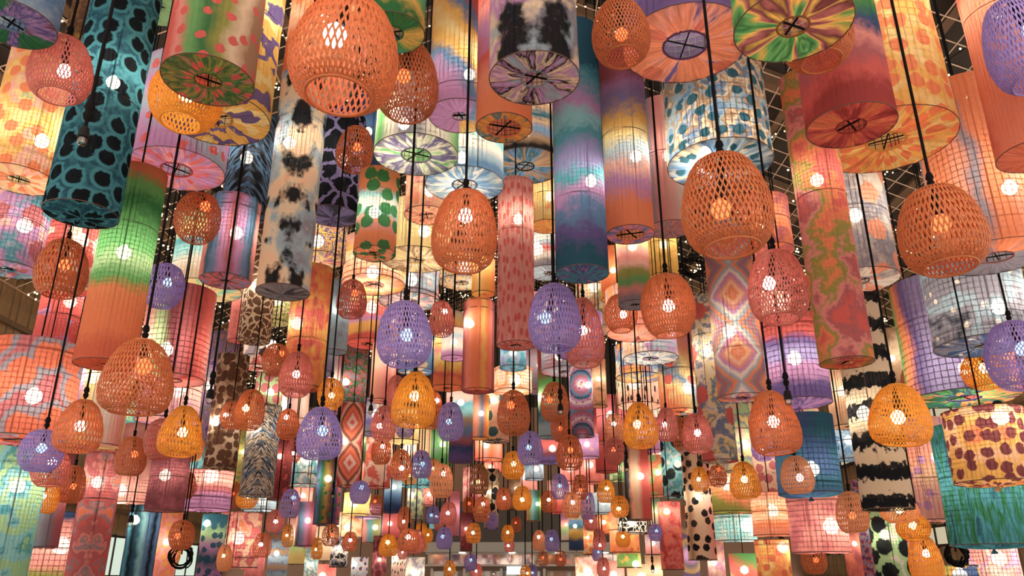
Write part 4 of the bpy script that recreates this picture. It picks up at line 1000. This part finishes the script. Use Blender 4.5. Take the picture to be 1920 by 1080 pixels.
BASKET = [
    (1, -2.346, 3.37, 4.084, 0.15, 0.341, 108, (0.015, -0.014), 'R', 'w', 'e', 'rose basket lamp in front of the black-spotted teal lantern'),
    (2, -0.632, 2.437, 3.474, 0.201, 0.422, 198, (-0.046, 0.06), 'O', 'w', 'e', 'largest basket lamp of all, orange with a white bulb'),
    (3, -0.627, 3.927, 4.403, 0.182, 0.463, 113, (-0.027, 0.028), 'O', 'r', 'e', 'orange basket lamp above the blue pleated drum'),
    (4, -1.335, 5.749, 5.019, 0.154, 0.388, 68, (0.017, 0.013), 'O', 'r', 'e', 'orange basket lamp beside the mint and white drum'),
    (5, -1.662, 3.36, 3.898, 0.177, 0.314, 130, (0.0, 0.016), 'Y', 'y', 'r', 'golden basket lamp in front of the lantern with the red starburst base'),
    (6, 0.579, 3.391, 4.335, 0.153, 0.359, 107, (0.004, -0.025), 'O', 'r', 'e', 'orange basket lamp in front of the huge lavender and orange drum'),
    (7, 1.384, 2.899, 3.902, 0.158, 0.27, 130, (0.0, 0.013), 'O', 'r', 'r', 'orange basket lamp below the maroon green and yellow lantern'),
    (8, -0.263, 3.939, 3.423, 0.182, 0.446, 122, (0.001, 0.083), 'O', 'w', 'e', 'orange basket lamp beside the plain cream drum'),
    (9, 0.937, 3.049, 3.14, 0.193, 0.438, 165, (-0.021, -0.031), 'O', 'r', 'e', 'orange basket lamp below the tan blue-flowered drum'),
    (10, 2.544, 3.199, 4.108, 0.163, 0.499, 122, (0.056, 0.053), 'P', 'b', 'e', 'lavender basket lamp above the grey-streaked large orange lantern'),
    (11, 2.032, 3.338, 3.151, 0.19, 0.405, 150, (0.008, 0.02), 'O', 'r', 'e', 'orange basket lamp beside the grey-streaked large orange lantern'),
    (12, -2.403, 5.352, 4.18, 0.167, 0.375, 82, (0.041, 0.099), 'O', 'r', 'r', 'orange basket lamp beside the pink faceted lantern with blue waves'),
    (13, -3.752, 5.986, 4.019, 0.2, 0.475, 90, (0.011, 0.026), 'O', 'r', 'e', 'orange basket lamp in front of the red-dotted cream lantern'),
    (14, -2.968, 6.175, 3.933, 0.164, 0.369, 72, (0.025, 0.029), 'P', 'b', 'r', 'lavender basket lamp above the wine red striped lantern'),
    (15, -2.014, 4.068, 2.615, 0.184, 0.386, 128, (0.018, 0.052), 'O', 'r', 'p', 'orange basket lamp in front of the wine red striped lantern'),
    (16, -0.629, 4.323, 2.934, 0.159, 0.366, 102, (0.016, -0.012), 'P', 'b', 'e', 'lavender basket lamp beside the yellow red banded lantern'),
    (17, 0.285, 4.899, 3.226, 0.174, 0.441, 98, (-0.064, -0.006), 'P', 'b', 'e', 'lavender basket lamp beside the red-leaf pale pink lantern'),
    (18, 0.601, 6.177, 3.519, 0.165, 0.571, 74, (-0.009, 0.01), 'R', 'w', 'p', 'rose basket lamp above the lilac lantern with white arcs'),
    (19, 1.066, 7.183, 4.023, 0.162, 0.357, 62, (0.02, -0.017), 'O', 'w', 'r', 'orange basket lamp beside the pink blue and yellow tie-dye lantern'),
    (20, 1.022, 4.793, 3.273, 0.175, 0.404, 100, (0.006, -0.008), 'O', 'w', 'r', 'orange basket lamp above the pink blue and yellow tie-dye lantern'),
    (21, 1.565, 4.264, 3.211, 0.17, 0.423, 108, (-0.046, 0.016), 'R', 'w', 'e', 'rose basket lamp beside the salmon diamond lantern'),
    (22, -1.718, 7.817, 4.4, 0.16, 0.403, 56, (0.024, 0.063), 'R', 'r', 'e', 'rose basket lamp below the peach drum with pleated base'),
    (23, -0.807, 8.425, 4.378, 0.144, 0.405, 47, (0.034, 0.085), 'R', 'w', 'e', 'rose basket lamp in front of the yellow red banded lantern'),
    (24, 3.427, 5.068, 3.012, 0.199, 0.448, 110, (0.037, 0.032), 'P', 'b', 'r', 'lavender basket lamp beside the lavender lantern with green base'),
    (25, 3.835, 6.113, 3.174, 0.173, 0.277, 80, (0.0, 0.014), 'Y', 'y', 'r', 'golden basket lamp in front of the lavender lantern with green base'),
    (26, 1.749, 5.162, 2.57, 0.164, 0.404, 92, (0.0, 0.004), 'O', 'w', 'p', 'orange basket lamp above the deep blue drum'),
    (27, 2.389, 4.743, 2.541, 0.178, 0.358, 108, (-0.009, -0.019), 'Y', 'y', 'p', 'golden basket lamp in front of the black-striped cream lantern'),
    (28, 5.425, 10.265, 4.094, 0.137, 0.371, 38, (0.0, 0.019), 'O', 'r', 'r', 'orange basket lamp behind the black-striped cream lantern'),
    (29, -2.89, 5.167, 2.549, 0.148, 0.335, 83, (0.004, -0.003), 'O', 'w', 'p', 'orange basket lamp in front of the cream yellow wavy lantern'),
    (30, -3.278, 5.445, 2.426, 0.141, 0.278, 76, (-0.003, 0.015), 'P', 'b', 'r', 'lavender basket lamp below the rose lantern with ringed dots'),
    (31, -4.127, 7.041, 2.521, 0.157, 0.316, 66, (0.004, 0.047), 'R', 'w', 'r', 'rose basket lamp beside the grey and orange arched lantern'),
    (32, -5.004, 8.534, 2.425, 0.149, 0.366, 52, (-0.018, -0.012), 'Y', 'w', 'p', 'golden basket lamp beside the grey and orange arched lantern'),
    (33, -4.909, 8.848, 2.57, 0.143, 0.394, 48, (0.02, -0.022), 'O', 'r', 'e', 'orange basket lamp in front of the grey and orange arched lantern'),
    (34, -2.703, 6.33, 2.719, 0.166, 0.391, 76, (0.01, -0.012), 'Y', 'y', 'p', 'golden basket lamp below the wine red striped lantern'),
    (35, -3.043, 6.759, 2.726, 0.148, 0.337, 64, (-0.008, -0.001), 'R', 'r', 'r', 'rose basket lamp above the pink to lilac flared drum'),
    (36, -4.609, 11.272, 3.362, 0.146, 0.379, 38, (0.0, 0.019), 'Y', 'y', 'r', 'golden basket lamp beside the black and cream feathered lantern'),
    (37, -4.032, 8.292, 2.801, 0.155, 0.392, 55, (0.028, 0.019), 'O', 'r', 'e', 'orange basket lamp beside the grey and orange arched lantern'),
    (38, -2.067, 7.236, 3.426, 0.159, 0.415, 62, (0.0, -0.005), 'R', 'w', 'e', 'rose basket lamp in front of the orange and crimson tall lantern'),
    (39, -2.373, 7.527, 3.648, 0.134, 0.309, 50, (0.055, 0.066), 'O', 'r', 'r', 'orange basket lamp with a glowing red bulb beside the orange and crimson tall lantern'),
    (40, -2.814, 8.24, 3.286, 0.155, 0.416, 54, (-0.045, 0.009), 'O', 'y', 'e', 'orange basket lamp in front of the black and cream feathered lantern'),
    (41, -3.422, 9.379, 3.453, 0.13, 0.32, 40, (-0.065, -0.006), 'O', 'w', 'r', 'orange basket lamp in front of the brown leopard-spotted lantern'),
    (42, -1.38, 5.57, 2.57, 0.161, 0.352, 84, (0.017, 0.016), 'P', 'b', 'p', 'lavender basket lamp above the olive and navy streaked lantern'),
    (43, -1.824, 7.657, 3.329, 0.129, 0.298, 48, (0.012, -0.021), 'Y', 'y', 'r', 'golden basket lamp above the dark red wavy lantern'),
    (44, -2.647, 9.124, 3.295, 0.132, 0.336, 42, (-0.026, 0.081), 'O', 'w', 'e', 'orange basket lamp below the orange and crimson tall lantern'),
    (45, -3.135, 11.229, 3.302, 0.115, 0.311, 30, (-0.004, -0.038), 'R', 'w', 'r', 'rose basket lamp beside the black and cream feathered lantern'),
    (46, -4.557, 11.096, 2.803, 0.134, 0.35, 36, (-0.046, 0.034), 'O', 'r', 'r', 'orange basket lamp in front of the pink to lilac flared drum'),
    (47, -3.621, 10.9, 2.611, 0.146, 0.249, 40, (0.024, 0.029), 'Y', 'y', 'r', 'golden basket lamp below the black and cream feathered lantern'),
    (48, -4.523, 12.895, 2.846, 0.138, 0.405, 32, (0.0, 0.02), 'O', 'r', 'r', 'orange basket lamp below the black and cream feathered lantern'),
    (49, -4.033, 9.904, 2.083, 0.15, 0.334, 46, (-0.046, -0.013), 'O', 'r', 'r', 'orange basket lamp below the pink to lilac flared drum'),
    (50, -6.154, 14.842, 2.028, 0.136, 0.517, 28, (0.0, 0.026), 'Y', 'y', 'r', 'golden basket lamp beside the lilac and teal flowered lantern'),
    (51, -4.4, 12.533, 1.876, 0.114, 0.383, 28, (-0.019, 0.031), 'T', 'y', 'e', 'tan basket lamp in front of the red-leaf peach lantern'),
    (52, -3.074, 11.081, 2.556, 0.137, 0.379, 37, (0.035, 0.08), 'P', 'b', 'e', 'lavender basket lamp above the pink blue-streaked lantern'),
    (53, -3.372, 11.502, 2.35, 0.129, 0.309, 34, (0.001, -0.007), 'R', 'w', 'r', 'rose basket lamp beside the pink blue-streaked lantern'),
    (54, -3.441, 11.226, 2.014, 0.125, 0.314, 34, (-0.022, 0.007), 'O', 'w', 'e', 'orange basket lamp with a white bulb beside the red-leaf peach lantern'),
    (55, -3.744, 13.554, 2.252, 0.098, 0.362, 22, (-0.017, -0.0), 'Y', 'y', 'e', 'golden basket lamp beside the olive and navy streaked lantern'),
    (56, -3.315, 13.887, 2.06, 0.091, 0.349, 20, (-0.025, -0.017), 'Y', 'y', 'e', 'golden basket lamp below the pink blue-streaked lantern'),
    (57, -2.625, 11.74, 2.172, 0.124, 0.297, 32, (0.023, 0.0), 'O', 'r', 'r', 'orange basket lamp with a glowing red bulb below the olive and navy streaked lantern'),
    (58, -2.812, 14.1, 2.182, 0.129, 0.316, 28, (0.008, 0.018), 'O', 'w', 'e', 'orange basket lamp with a white bulb below the olive and navy streaked lantern'),
    (59, -1.941, 10.163, 2.615, 0.129, 0.276, 38, (0.016, 0.06), 'P', 'b', 'r', 'lavender basket lamp above the yellow drum lantern'),
    (60, -2.455, 14.561, 2.828, 0.136, 0.352, 28, (-0.042, 0.065), 'O', 'r', 'r', 'orange basket lamp beside the slim blue lantern'),
    (61, -1.831, 12.054, 2.045, 0.142, 0.303, 36, (-0.01, 0.037), 'Y', 'y', 'p', 'golden basket lamp below the slim blue lantern'),
    (62, -1.359, 10.674, 2.06, 0.147, 0.269, 42, (-0.009, 0.033), 'O', 'w', 'p', 'small orange basket lamp with a white bulb below the slim blue lantern'),
    (63, -1.835, 16.368, 2.244, 0.129, 0.321, 24, (-0.064, 0.041), 'Y', 'y', 'e', 'tiny golden basket lamp second closest near the slim blue lantern'),
    (64, -1.867, 16.666, 2.496, 0.132, 0.305, 24, (-0.02, -0.042), 'Y', 'y', 'r', 'tiny golden basket lamp closest near the slim blue lantern'),
    (65, -0.751, 5.872, 2.88, 0.168, 0.403, 82, (0.003, 0.025), 'Y', 'y', 'p', 'golden basket lamp below the yellow red banded lantern'),
    (66, -1.41, 9.229, 3.69, 0.123, 0.414, 38, (0.061, -0.01), 'R', 'w', 'e', 'rose basket lamp beside the yellow red banded lantern'),
    (67, -1.009, 9.547, 3.553, 0.146, 0.454, 44, (0.069, 0.116), 'O', 'w', 'e', 'orange basket lamp below the yellow red banded lantern'),
    (68, -1.389, 8.376, 3.168, 0.136, 0.358, 47, (-0.044, -0.036), 'R', 'w', 'e', 'rose basket lamp above the slim blue lantern'),
    (69, -1.551, 11.236, 3.649, 0.14, 0.298, 36, (-0.002, 0.047), 'P', 'b', 'r', 'lavender basket lamp above the slim blue lantern'),
    (70, -0.685, 8.615, 3.231, 0.146, 0.407, 49, (-0.018, -0.006), 'P', 'b', 'e', 'lavender basket lamp in front of the blue and violet lantern'),
    (71, -1.77, 10.587, 3.198, 0.137, 0.339, 38, (0.018, 0.065), 'O', 'w', 'r', 'orange basket lamp in front of the red-blotted cream lantern'),
    (72, -1.289, 9.133, 2.825, 0.127, 0.331, 41, (0.008, -0.042), 'O', 'w', 'e', 'small orange basket lamp beside the red-blotted cream lantern, above the slim blue lantern'),
    (73, -1.29, 11.186, 3.108, 0.144, 0.373, 38, (0.015, 0.0), 'P', 'b', 'e', 'small lavender basket lamp beside the slim blue lantern, beside the blue and violet lantern'),
    (74, -0.886, 9.963, 2.739, 0.148, 0.401, 44, (0.024, 0.086), 'T', 'w', 'e', 'tan basket lamp below the blue and violet lantern'),
    (75, -1.796, 13.866, 3.249, 0.14, 0.24, 30, (-0.001, 0.027), 'Y', 'y', 'r', 'golden basket lamp beside the slim blue lantern'),
    (76, -1.346, 13.432, 3.322, 0.127, 0.349, 28, (0.009, 0.009), 'T', 'y', 'r', 'tan basket lamp beside the blue and violet lantern'),
    (77, -0.491, 11.759, 2.967, 0.143, 0.423, 36, (-0.007, -0.039), 'E', 'o', 'e', 'brown basket lamp beside the black-flowered slim tan lantern'),
    (78, 0.015, 7.387, 3.086, 0.159, 0.405, 62, (-0.026, 0.067), 'O', 'r', 'e', 'orange basket lamp below the orange lattice cream lantern'),
    (79, 0.454, 8.134, 3.35, 0.15, 0.4, 53, (-0.056, 0.018), 'O', 'r', 'e', 'orange basket lamp beside the orange lattice cream lantern'),
    (80, 0.61, 9.607, 3.339, 0.133, 0.325, 40, (-0.014, -0.013), 'O', 'r', 'r', 'small orange basket lamp with a glowing red bulb beside the lilac lantern with white arcs'),
    (81, 0.214, 9.213, 3.028, 0.151, 0.376, 48, (-0.019, 0.006), 'P', 'b', 'e', 'lavender basket lamp beside the lilac lantern with white arcs'),
    (82, 0.658, 8.934, 2.937, 0.152, 0.377, 50, (0.007, 0.024), 'O', 'r', 'e', 'orange basket lamp below the lilac lantern with white arcs'),
    (83, 0.014, 10.331, 2.979, 0.147, 0.344, 42, (0.007, 0.014), 'Y', 'y', 'e', 'golden basket lamp above the black-flowered slim tan lantern'),
    (84, 1.395, 10.541, 3.486, 0.138, 0.403, 38, (-0.004, 0.073), 'T', 'w', 'e', 'tan basket lamp above the black white and red split lantern'),
    (85, 1.163, 7.017, 2.894, 0.157, 0.393, 65, (-0.024, 0.006), 'Y', 'y', 'p', 'golden basket lamp below the black-dashed cream lantern'),
    (86, 2.006, 10.013, 3.454, 0.145, 0.413, 42, (-0.027, 0.001), 'R', 'w', 'e', 'rose basket lamp above the black white and red split lantern'),
    (87, 2.408, 10.875, 3.471, 0.157, 0.463, 42, (0.054, -0.054), 'O', 'r', 'e', 'orange basket lamp above the white black-splotched lantern'),
    (88, 1.738, 7.282, 2.868, 0.14, 0.353, 56, (0.005, -0.0), 'R', 'w', 'e', 'rose basket lamp above the clover-printed tan lantern'),
    (89, 1.34, 10.227, 3.144, 0.14, 0.328, 40, (-0.013, 0.021), 'R', 'r', 'r', 'rose basket lamp beside the lilac lantern with white arcs'),
    (90, 0.741, 12.259, 2.912, 0.14, 0.369, 34, (-0.008, 0.008), 'P', 'b', 'e', 'small lavender basket lamp closest above the aqua cream and blue banded lantern'),
    (91, 1.169, 13.598, 3.047, 0.137, 0.41, 30, (-0.002, -0.053), 'O', 'r', 'e', 'orange basket lamp above the aqua cream and blue banded lantern'),
    (92, 1.237, 10.481, 2.661, 0.119, 0.285, 34, (0.015, 0.034), 'Y', 'y', 'e', 'small golden basket lamp second closest beside the black white and red split lantern'),
    (93, 0.151, 11.859, 2.7, 0.143, 0.338, 36, (-0.0, -0.023), 'Y', 'y', 'e', 'golden basket lamp beside the black-flowered slim tan lantern'),
    (94, 0.633, 13.74, 2.821, 0.138, 0.352, 30, (0.0, 0.027), 'O', 'y', 'e', 'orange basket lamp with a yellow bulb beside the aqua cream and blue banded lantern'),
    (95, 0.868, 11.637, 2.581, 0.143, 0.348, 37, (0.016, 0.037), 'T', 'w', 'e', 'tan basket lamp above the aqua cream and blue banded lantern'),
    (96, 1.319, 13.942, 2.767, 0.13, 0.456, 28, (-0.014, 0.137), 'P', 'b', 'e', 'lavender basket lamp beside the black-flecked white drum'),
    (97, 1.468, 10.912, 2.499, 0.124, 0.279, 34, (-0.016, -0.028), 'Y', 'y', 'r', 'small golden basket lamp with a yellow bulb beside the tall orange and red lantern'),
    (98, 1.467, 14.991, 2.558, 0.129, 0.296, 26, (0.001, 0.019), 'R', 'w', 'r', 'tiny rose basket lamp with a white bulb beside the black white and red split lantern'),
    (99, 0.101, 19.196, 2.778, 0.127, 0.352, 20, (-0.013, 0.036), 'O', 'r', 'r', 'orange basket lamp with a glowing red bulb beside the slim dark red lantern'),
    (100, 0.524, 15.669, 2.266, 0.134, 0.373, 26, (-0.01, 0.059), 'T', 'w', 'p', 'tan basket lamp beside the aqua cream and blue banded lantern'),
    (101, 0.727, 14.767, 2.228, 0.136, 0.372, 28, (-0.009, 0.018), 'P', 'b', 'e', 'tiny lavender basket lamp second closest beside the aqua cream and blue banded lantern'),
    (102, 1.07, 18.05, 1.987, 0.129, 0.326, 22, (-0.0, -0.022), 'O', 'r', 'r', 'orange basket lamp below the aqua cream and blue banded lantern'),
    (103, 1.702, 15.813, 2.282, 0.13, 0.377, 25, (0.006, -0.099), 'R', 'w', 'e', 'tiny rose basket lamp beside the golden orange drum, beside the lime green drum'),
    (104, 1.548, 11.334, 2.096, 0.104, 0.207, 28, (0.002, 0.035), 'Y', 'y', 'r', 'golden basket lamp in front of the golden orange drum'),
    (105, 1.819, 17.419, 2.081, 0.114, 0.316, 20, (0.023, 0.021), 'P', 'b', 'r', 'lavender basket lamp beside the lime green drum'),
    (106, 1.848, 16.661, 1.794, 0.13, 0.369, 24, (0.02, -0.031), 'R', 'w', 'e', 'rose basket lamp below the golden orange drum'),
    (107, 0.315, 19.474, 1.708, 0.126, 0.323, 20, (0.05, -0.024), 'Y', 'y', 'r', 'tiny golden basket lamp in front of the lit sign at the far entrance'),
    (108, 0.485, 19.712, 1.721, 0.128, 0.327, 20, (-0.0, -0.024), 'P', 'b', 'r', 'tiny lavender basket lamp closest near the aqua cream and blue banded lantern'),
    (109, 1.93, 10.896, 2.165, 0.093, 0.214, 26, (0.015, 0.02), 'P', 'b', 'r', 'lavender basket lamp beside the tall orange and red lantern'),
    (110, 3.89, 17.679, 2.978, 0.129, 0.427, 22, (0.0, 0.021), 'O', 'r', 'r', 'orange basket lamp behind the clover-printed tan lantern'),
    (111, 2.396, 10.1, 2.774, 0.116, 0.291, 34, (-0.014, -0.006), 'Y', 'y', 'e', 'golden basket lamp in front of the clover-printed tan lantern'),
    (112, 2.427, 8.261, 2.55, 0.156, 0.357, 56, (0.001, 0.005), 'Y', 'y', 'p', 'golden basket lamp above the bright white mint drum'),
    (113, 2.583, 9.915, 2.792, 0.114, 0.257, 34, (0.013, 0.072), 'O', 'r', 'r', 'orange basket lamp in front of the clover-printed tan lantern'),
    (114, 3.152, 9.815, 3.115, 0.141, 0.286, 42, (-0.001, -0.007), 'P', 'w', 'r', 'lavender basket lamp beside the deep blue drum'),
    (115, 2.656, 7.366, 2.495, 0.149, 0.329, 60, (0.02, -0.03), 'T', 'v', 'e', 'tan basket lamp in front of the deep blue drum'),
    (116, 3.106, 7.34, 2.158, 0.141, 0.354, 58, (-0.0, -0.033), 'T', 'r', 'e', 'tan basket lamp in front of the dusty rose drum'),
    (117, 3.687, 10.012, 1.796, 0.15, 0.306, 46, (0.024, -0.0), 'O', 'r', 'r', 'orange basket lamp below the dusty rose drum'),
    (118, 4.062, 8.055, 1.758, 0.157, 0.436, 60, (0.019, 0.059), 'Y', 'w', 'e', 'golden basket lamp beside the black-blotted white lantern'),
    (119, 3.86, 7.778, 2.053, 0.154, 0.23, 60, (0.0, 0.012), 'Y', 'y', 'r', 'golden basket lamp in front of the black-blotted white lantern'),
    (120, 3.46, 7.168, 2.159, 0.162, 0.203, 68, (0.0, 0.01), 'T', 'y', 'r', 'tan basket lamp in front of the black-blotted white lantern'),
    (121, 3.765, 13.541, 2.5, 0.152, 0.23, 34, (0.0, 0.011), 'Y', 'y', 'r', 'golden basket lamp behind the bright white mint drum'),
    (122, -0.486, 13.039, 2.633, 0.139, 0.389, 32, (0.016, 0.084), 'O', 'w', 'e', 'orange basket lamp in front of the black-flowered slim tan lantern'),
    (123, -0.774, 14.708, 2.831, 0.137, 0.314, 28, (-0.02, 0.038), 'O', 'r', 'r', 'orange basket lamp below the blue and violet lantern'),
    (124, -0.37, 14.696, 2.567, 0.117, 0.291, 24, (-0.058, 0.087), 'P', 'b', 'r', 'lavender basket lamp in front of the black-flowered slim tan lantern'),
    (125, -1.036, 13.113, 2.571, 0.139, 0.353, 32, (-0.009, 0.008), 'R', 'w', 'e', 'rose basket lamp above the slim dark red lantern'),
    (126, -1.528, 15.563, 2.733, 0.134, 0.331, 26, (-0.03, -0.01), 'P', 'b', 'e', 'tiny lavender basket lamp with a pale blue bulb beside the slim blue lantern'),
    (127, -1.133, 13.582, 2.211, 0.138, 0.343, 31, (-0.027, 0.025), 'P', 'b', 'e', 'lavender basket lamp beside the black-flowered slim tan lantern'),
    (128, -0.668, 14.091, 2.322, 0.13, 0.337, 28, (-0.009, -0.0), 'Y', 'w', 'e', 'golden basket lamp in front of the slim dark red lantern'),
    (129, -1.327, 17.491, 1.782, 0.13, 0.315, 23, (0.001, -0.021), 'Y', 'y', 'e', 'golden basket lamp below the slim dark red lantern'),
    (130, -0.855, 16.859, 1.889, 0.132, 0.328, 24, (0.01, 0.041), 'P', 'b', 'r', 'lavender basket lamp below the slim dark red lantern'),
    (131, -0.787, 18.145, 1.734, 0.129, 0.301, 22, (0.0, -0.011), 'R', 'w', 'r', 'rose basket lamp below the slim dark red lantern'),
    (132, -0.088, 16.656, 2.443, 0.132, 0.328, 24, (-0.0, 0.021), 'Y', 'y', 'e', 'golden basket lamp with a yellow bulb below the black-flowered slim tan lantern'),
    (133, -0.063, 19.373, 2.303, 0.127, 0.298, 20, (-0.025, -0.0), 'R', 'w', 'r', 'tiny rose basket lamp closest near the black-flowered slim tan lantern'),
    (134, -0.15, 14.065, 2.895, 0.136, 0.381, 29, (0.019, 0.009), 'O', 'w', 'e', 'orange basket lamp with a white bulb beside the black-flowered slim tan lantern'),
    (135, -1.803, 13.473, 2.521, 0.116, 0.381, 26, (-0.006, -0.051), 'O', 'w', 'e', 'orange basket lamp with a white bulb beside the yellow drum lantern'),
    (136, -1.381, 11.572, 2.077, 0.144, 0.308, 38, (-0.023, 0.014), 'R', 'w', 'e', 'rose basket lamp with a white bulb below the slim blue lantern'),
    (137, -1.556, 17.298, 2.716, 0.126, 0.367, 22, (-0.063, 0.11), 'R', 'w', 'r', 'rose basket lamp beside the slim blue lantern'),
    (138, -1.973, 18.987, 2.514, 0.125, 0.32, 20, (0.0, 0.016), 'Y', 'y', 'r', 'golden basket lamp with its bulb hidden beside the slim dark red lantern'),
    (139, -2.162, 16.158, 2.056, 0.095, 0.248, 18, (0.0, 0.012), 'R', 'w', 'r', 'rose basket lamp with its bulb hidden below the slim blue lantern'),
    (140, 0.736, 19.482, 2.017, 0.127, 0.325, 20, (0.0, 0.016), 'O', 'r', 'r', 'orange basket lamp with its bulb hidden beside the aqua cream and blue banded lantern'),
]
PENDANT = [
    (-1.666, 2.609, 3.189, 0.0228, 'bare black pendant socket with an unlit clear bulb in front of the black-spotted teal lantern'),
    (-1.955, 4.937, 2.673, 0.0276, 'bare black socket with a clear bulb hanging beside the brown leopard-spotted lantern'),
    (0.377, 5.956, 2.802, 0.0248, 'bare pendant socket dangling in front of the orange basket lamp beside the lilac arched lantern'),
    (1.742, 4.817, 2.64, 0.0269, 'bare pendant socket with a clear bulb against the mauve drum lantern'),
    (-4.155, 8.78, 2.144, 0.0348, 'bare pendant socket in front of the dark blue striped lantern'),
    (-2.294, 10.206, 2.573, 0.0273, 'bare pendant socket in front of the tall olive and navy streaked lantern'),
    (-2.855, 12.614, 2.128, 0.029, 'small bare pendant socket beside the plain peach lantern'),
    (-1.507, 8.185, 3.252, 0.0284, 'bare pendant socket above the rose basket lamp by the pale pink striped lantern'),
    (1.983, 11.594, 1.685, 0.03, 'bare pendant socket below the pink grey lantern'),
    (1.161, 7.975, 2.622, 0.027, 'bare pendant socket at the dark edge of the black white and red split lantern'),
]
TANGLE = [
    ('cable_tangle', (-4.276, 10.586, 1.84), 0.179, 'tangle of black cables hanging above the lilac and teal flowered lantern', 1),
    ('cable_tangle', (2.605, 10.299, 5.778), 0.23, 'tangle of black supply cables in the gap beside the large orange basket lamp', 2),
    ('cable_tangle', (4.642, 8.544, 1.82), 0.145, 'loops of black cable above the mustard lantern with dark blue blots', 3),
    ('cable_tangle', (2.6, 12.334, 5.733), 0.161, 'knot of black cables under the round orange basket lamp', 4),
]
for r in CLOTH: cloth_lantern(*r)
for r in BASKET: basket_lamp(*r)
for r in PENDANT: pendant(*r)

# ---------------------------------------------------------------- tangled black supply cables
def tangle(name, c, size, label, seed):
    g = random.Random(seed)
    rt = root(name, label, 'cables', c)
    for k in range(7):
        pts = []
        ph = g.uniform(0, 6)
        ax, az = size * g.uniform(.5, 1), size * g.uniform(.6, 1.1)
        for q in range(26):
            t = q / 25.0
            a = ph + t * g.uniform(5.5, 6.2)
            pts.append((ax * math.cos(a) * (1 - .2 * t), 0.25 * size * math.sin(2 * a + k), az * math.sin(a) * .8))
        link('cable', tube_mesh('cable', pts, 0.010, 5), M_black, rt)
    link('cord', cord_me, None, rt, (0, 0, size * .2), (0, 0, 0), (0.009, 0.009, net_z(c[0]) + DROP - 0.02 - c[2] - size * .2))
for r in TANGLE: tangle(*r)
